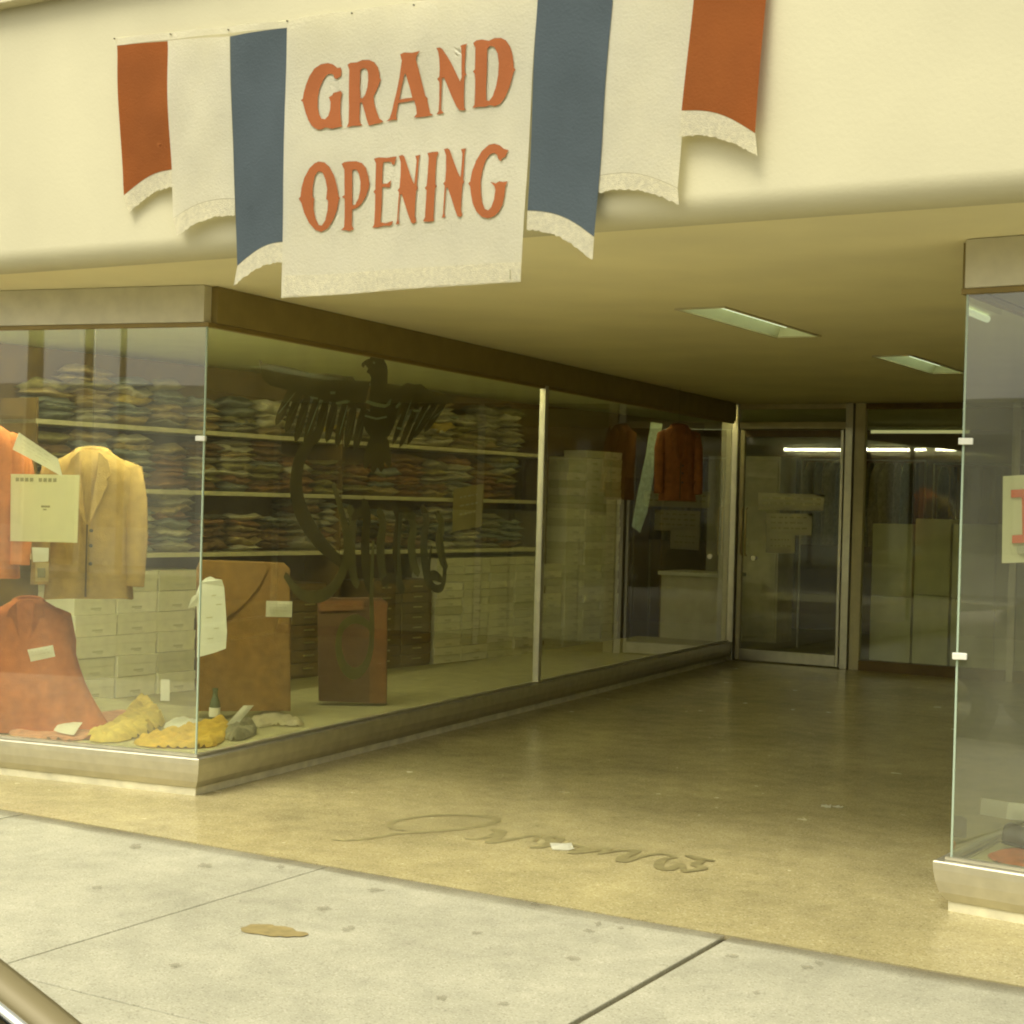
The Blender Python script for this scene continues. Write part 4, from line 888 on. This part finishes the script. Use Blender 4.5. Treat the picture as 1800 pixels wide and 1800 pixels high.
GL = {
'G': [[(405,322),(412,345),(408,385),(395,390),(375,405),(355,395),(350,372),(325,365),(300,375),(275,410),(250,470),(238,540),(240,610),(252,660),(270,690),(295,695),(318,670),(330,630),(332,570),(318,535),(345,520),(350,505),(405,490),(418,505),(408,560),(408,640),(418,735),(425,748),(395,755),(370,760),(345,765),(320,758),(300,755),(275,768),(250,772),(225,760),(200,740),(175,700),(155,650),(140,590),(135,570),(122,560),(135,548),(140,510),(155,450),(180,385),(215,330),(260,298),(310,288),(350,300),(380,325)]],
'R': [[(458,302),(480,290),(530,288),(570,272),(620,272),(660,290),(685,325),(695,370),(697,400),(707,415),(697,430),(690,455),(670,500),(652,535),(660,590),(680,650),(700,695),(732,718),(700,728),(650,738),(625,745),(618,740),(600,690),(582,630),(565,575),(552,580),(550,640),(550,700),(556,728),(575,740),(540,745),(500,745),(455,755),(470,720),(470,600),(468,540),(468,400),(470,340)],[(555,345),(575,330),(600,335),(612,365),(612,420),(605,470),(590,520),(570,545),(555,545),(550,470)]],
'A': [[(850,235),(880,222),(940,225),(995,212),(975,240),(965,270),(985,350),(1005,440),(1025,530),(1042,550),(1040,570),(1052,620),(1060,655),(1085,668),(1040,678),(990,685),(945,688),(965,660),(960,610),(948,565),(900,575),(838,585),(832,620),(822,680),(828,705),(800,705),(750,718),(775,695),(790,650),(805,580),(825,500),(845,400),(855,330),(862,280)],[(885,370),(895,390),(920,480),(935,545),(890,550),(845,560),(855,500),(870,430)]],
'N': [[(1110,190),(1135,185),(1150,195),(1180,240),(1215,300),(1250,370),(1280,430),(1292,400),(1290,330),(1290,260),(1285,185),(1280,172),(1300,165),(1330,158),(1322,180),(1318,260),(1315,340),(1318,368),(1330,378),(1316,390),(1312,440),(1310,540),(1312,620),(1325,632),(1300,640),(1275,635),(1255,610),(1220,540),(1185,460),(1160,400),(1145,405),(1143,480),(1140,580),(1140,630),(1162,655),(1135,662),(1108,665),(1122,640),(1125,560),(1125,480),(1125,430),(1110,410),(1125,395),(1130,340),(1128,260),(1122,215)]],
'D': [[(1375,155),(1400,135),(1440,130),(1490,140),(1530,120),(1575,118),(1610,135),(1640,180),(1655,230),(1662,290),(1665,330),(1678,345),(1665,360),(1655,400),(1635,470),(1605,540),(1570,590),(1530,608),(1495,600),(1460,612),(1420,612),(1370,622),(1385,595),(1390,500),(1392,420),(1388,375),(1375,360),(1390,345),(1392,260),(1392,190)],[(1480,200),(1500,175),(1530,185),(1552,230),(1560,300),(1555,380),(1540,460),(1515,535),(1490,570),(1470,565),(1470,480),(1478,340)]],
'O': [[(258,1002),(300,1008),(335,1040),(365,1100),(385,1180),(395,1250),(405,1262),(395,1275),(380,1350),(350,1420),(310,1480),(265,1505),(225,1490),(185,1440),(155,1370),(138,1300),(120,1270),(132,1255),(140,1190),(160,1120),(195,1050),(230,1015)],[(262,1072),(285,1080),(305,1130),(315,1200),(305,1270),(318,1280),(312,1350),(295,1420),(270,1460),(250,1455),(230,1410),(218,1340),(222,1285),(228,1270),(215,1255),(218,1180),(232,1110),(248,1080)]],
'P': [[(420,1018),(440,1005),(480,1000),(530,1000),(575,1015),(605,1050),(622,1110),(632,1165),(625,1200),(600,1260),(565,1310),(530,1335),(495,1345),(492,1400),(490,1460),(505,1485),(470,1500),(440,1492),(405,1492),(430,1470),(435,1400),(438,1290),(438,1265),(418,1255),(438,1240),(440,1150),(440,1060)],[(500,1062),(530,1060),(550,1090),(562,1150),(560,1210),(545,1265),(520,1310),(497,1315),(498,1200)]],
'E': [[(665,985),(700,975),(760,980),(800,972),(830,970),(822,1000),(815,1030),(800,1028),(790,1008),(735,1010),(730,1060),(728,1165),(765,1165),(795,1140),(790,1165),(785,1195),(760,1190),(728,1190),(726,1290),(720,1400),(715,1440),(760,1450),(790,1440),(815,1435),(805,1460),(790,1470),(740,1468),(700,1478),(650,1480),(665,1455),(672,1350),(675,1240),(662,1222),(675,1205),(678,1100),(680,1020)]],
'N2': [[(845,965),(870,958),(885,970),(910,1040),(945,1130),(965,1170),(970,1100),(975,1000),(965,965),(1000,958),(992,990),(990,1080),(985,1180),(993,1200),(982,1220),(978,1300),(975,1400),(985,1440),(970,1455),(950,1450),(930,1400),(900,1310),(875,1240),(865,1250),(860,1340),(855,1420),(862,1455),(835,1462),(845,1430),(850,1330),(855,1230),(845,1215),(858,1195),(862,1110),(860,1010)]],
'I': [[(1052,945),(1085,938),(1125,935),(1132,945),(1120,975),(1115,1080),(1115,1170),(1125,1185),(1115,1200),(1110,1300),(1105,1410),(1108,1435),(1070,1442),(1030,1440),(1045,1410),(1050,1310),(1055,1215),(1042,1200),(1055,1180),(1060,1080),(1062,980)]],
'G2': [[(1635,925),(1620,950),(1612,975),(1590,985),(1580,1005),(1560,985),(1555,960),(1530,945),(1500,955),(1470,1000),(1450,1070),(1440,1150),(1445,1230),(1455,1300),(1475,1350),(1500,1360),(1520,1340),(1540,1280),(1548,1215),(1540,1185),(1510,1155),(1550,1165),(1575,1150),(1600,1155),(1632,1150),(1618,1190),(1612,1260),(1600,1320),(1575,1370),(1540,1405),(1495,1418),(1455,1408),(1415,1370),(1385,1310),(1370,1240),(1362,1185),(1348,1165),(1362,1150),(1372,1080),(1400,1000),(1440,930),(1490,885),(1530,878),(1570,890),(1600,915)]]}
GL['N3'] = [[(x+325, y-48) for x, y in GL['N2'][0]]]
def letter(loops, dy=0):
    bm = bmesh.new(); sc = 1800/440; L = V(-4, BY, 2.4)
    slab_tri(bm, loops[0], loops[1:], lambda u, v, k: at_y(500+u/sc, 40+v/sc, BY), 0)
    bmesh.ops.remove_doubles(bm, verts=bm.verts, dist=1e-5)
    for k in range(60):
        x = -4.75+k*.03
        bmesh.ops.bisect_plane(bm, geom=bm.verts[:]+bm.edges[:]+bm.faces[:], plane_co=(x, 0, 0), plane_no=(1, 0, 0))
    for k in range(45):
        z = 2.5+k*.03
        bmesh.ops.bisect_plane(bm, geom=bm.verts[:]+bm.edges[:]+bm.faces[:], plane_co=(0, 0, z), plane_no=(0, 0, 1))
    for v in bm.verts: v.co = wave(v.co, .0115)-L
    o = bm_done('letter', bm, CL, ctr)
for k in ('G', 'R', 'A', 'N', 'D', 'O', 'P', 'E', 'N2', 'I', 'N3', 'G2'): letter(GL[k])
bm = bmesh.new(); tube(bm, [wave(at_y(x, y, BY), 0)+V(0, .01, .0)-V(-4, BY, 2.4) for x, y in ((199, 66), (300, 56), (400, 47), (505, 35), (700, 8), (1000, -35), (1354, -83))], .004, 6); bm_done('rope', bm, SHELF, ban, True)

# ------------------------------------------------------------------ parked fastback car at the kerb (its rear corner enters the frame)
CARP = mat('tan_car_paint', (.20, .165, .075), .5, .1, .04, 3); CHR = mat('chrome', (.80, .80, .72), .12, 1, 0); CGL = mat('car_glass', (.03, .035, .03), .06, 0, 0); LAMPR = mat('tail_lamp_red', (.35, .03, .02), .25)
def car(x_rear, y_kerb, label, paint, nm='parked_car', face=1):
    t = thing(nm, label, 'car', (x_rear, y_kerb-.86, -.125), 0 if face > 0 else pi)
    Hs = [(-.02, .70, .42, .80), (.10, .80, .34, .86), (.6, .85, .30, .90), (1.1, .86, .28, .93), (1.9, .86, .28, .94), (2.8, .86, .28, .93), (3.4, .855, .30, .92), (4.0, .84, .32, .88), (4.4, .80, .34, .82), (4.58, .70, .42, .74)]
    rs = []
    for x, w, z0, z1 in Hs:
        zc, hh = (z0+z1)/2, (z1-z0)/2
        rs.append([(-x, w*(1 if cos(a) > 0 else -1)*abs(cos(a))**.38, zc+hh*(1 if sin(a) > 0 else -1)*abs(sin(a))**.42) for a in [2*pi*q/28 for q in range(28)]])
    bm = bmesh.new(); rings(bm, rs); bm_done('body', bm, paint, t, True)
    # greenhouse: dark glass volume with painted roof and pillars
    G = [(.78, .605, .925), (1.05, .605, 1.025), (1.45, .60, 1.17), (1.9, .585, 1.27), (2.4, .58, 1.30), (2.75, .60, 1.26), (3.1, .66, 1.09), (3.42, .70, .92)]
    rs = [[(-x, -w-.10, .90), (-x, -w-.05, .90+(z-.90)*.5), (-x, -w+.03, z-.02), (-x, -w*.6, z), (-x, 0, z+.012), (-x, w*.6, z), (-x, w-.03, z-.02), (-x, w+.05, .90+(z-.90)*.5), (-x, w+.10, .90)] for x, w, z in G]
    bm = bmesh.new(); rings(bm, rs); bm_done('glasshouse', bm, CGL, t, True)
    bm = bmesh.new(); rs = [[(-x, -w+.01, z-.004), (-x, -w*.6, z+.012), (-x, 0, z+.026), (-x, w*.6, z+.012), (-x, w-.01, z-.004)] for x, w, z in G[2:6]]
    R_ = [[bm.verts.new(p) for p in r] for r in rs]
    for a, b in zip(R_, R_[1:]):
        for k in range(4): bm.faces.new((a[k], a[k+1], b[k+1], b[k]))
    bmesh.ops.solidify(bm, geom=bm.faces[:], thickness=-.015); bm_done('roof', bm, paint, t, True)
    for s in (-1, 1):
        bm = bmesh.new(); tube(bm, [(-x, s*(w+.014), z-.008) for x, w, z in G[:3]]+[(-G[3][0], s*(G[3][1]+.0), G[3][2]-.01)], .027, 8); bm_done('rear_pillar', bm, paint, t, True)
        bm = bmesh.new(); tube(bm, [(-x, s*(w+.0), z-.008) for x, w, z in G[5:]], .026, 8); bm_done('front_pillar', bm, paint, t, True)
        bm = bmesh.new(); tube(bm, [(-x, s*(w-.022), z+.004) for x, w, z in G[:3]], .007, 8); bm_done('chrome_trim', bm, CHR, t, True)
        bm = bmesh.new(); tube(bm, [(-1.75, s*.655, .93), (-1.75, s*.60, 1.22)], .022, 8); bm_done('side_pillar', bm, paint, t, True)
        boxobj('tail_lamp', (.015, .045, min(s*.42, s*.66), max(s*.42, s*.66), .60, .72), LAMPR, t, .01)
        bm = bmesh.new(); tube(bm, [(-4.575, s*.52, .60), (-4.61, s*.52, .60)], .085, 18); bm_done('headlight', bm, WHITE, t)
    for nm2, x in (('rear_bumper', .07), ('front_bumper', -4.68)):
        bm = bmesh.new(); d = -1 if x > 0 else 1
        tube(bm, [(x+d*.18, -.85, .46), (x+d*.02, -.78, .46), (x, 0, .46), (x+d*.02, .78, .46), (x+d*.18, .85, .46)], .055, 10); bm_done(nm2, bm, CHR, t, True)
    for x in (-.95, -3.75):
        for s in (-1, 1):
            bm = bmesh.new(); rs = [[(x+r_*cos(q*pi/14), s*(.83-.0)-s*dy, .31+r_*sin(q*pi/14)) for q in range(28)] for r_, dy in ((.20, -.02), (.30, -.03), (.315, .0), (.315, .15), (.28, .18))]
            rings(bm, rs); w = bm_done('wheel', bm, BLACK, t, True)
            bm = bmesh.new(); rs = [[(x+r_*cos(q*pi/14), s*.83-s*dy, .31+r_*sin(q*pi/14)) for q in range(28)] for r_, dy in ((.19, -.022), (.15, -.045), (.05, -.06), (.02, -.062))]
            rings(bm, rs); bm_done('hubcap', bm, CHR, w, True)
    return t
CAR = car(-.28, 1.50, 'tan fastback car parked at the kerb, only its rear corner showing', CARP); CAR.scale = (1, 1, 1.065)

# ------------------------------------------------------------------ across the street: seen only as reflections in the glass
bld = thing('street_building', 'pale building with dark piers across the street, mirrored in the front glass', 'building', (-10, -17, -.1))
boxobj('wall', (-34, 30, -6, 0, 0, 3.9), mat('far_plaster', (.84, .83, .72), .9, 0, .1, .4), bld)
PIER = mat('far_pier', (.16, .12, .05), .8); PGL = mat('far_window', (.45, .47, .42), .12, 0, .1)
for i in range(16):
    x = -33+i*4.0
    boxobj('pier', (x-.35, x+.35, .002, .30, 0, 3.7), PIER, bld)
    boxobj('window', (x+.9, x+3.1, .002, .06, .9, 3.2), PGL, bld)
for x, w, h, pl in ((-17.7, .17, 7.4, 'thick dark street pole across the road, leftmost mirrored in the front glass'), (-16.6, .10, 7.0, 'middle dark street pole across the road, mirrored in the front glass'), (-15.9, .07, 6.6, 'thin dark street pole mirrored nearest the glass corner')):
    t = thing('street_pole', pl, 'pole', (x, -13.6, 0), 0, 'street poles across the road')
    bm = bmesh.new(); tube(bm, [(0, 0, 0), (0, 0, h*.5), (0, 0, h)], [w, w*.9, w*.8], 12); bm_done('shaft', bm, PIER, t, True)
    bm = bmesh.new(); tube(bm, [(-.7, 0, h-.3), (.7, 0, h-.3)], .05, 8); bm_done('cross_arm', bm, PIER, t)
bm = bmesh.new(); box(bm, -60, 60, -17, -14, -.13, .0); tag(bm_done('far_sidewalk', bm, CONC), kind='structure')
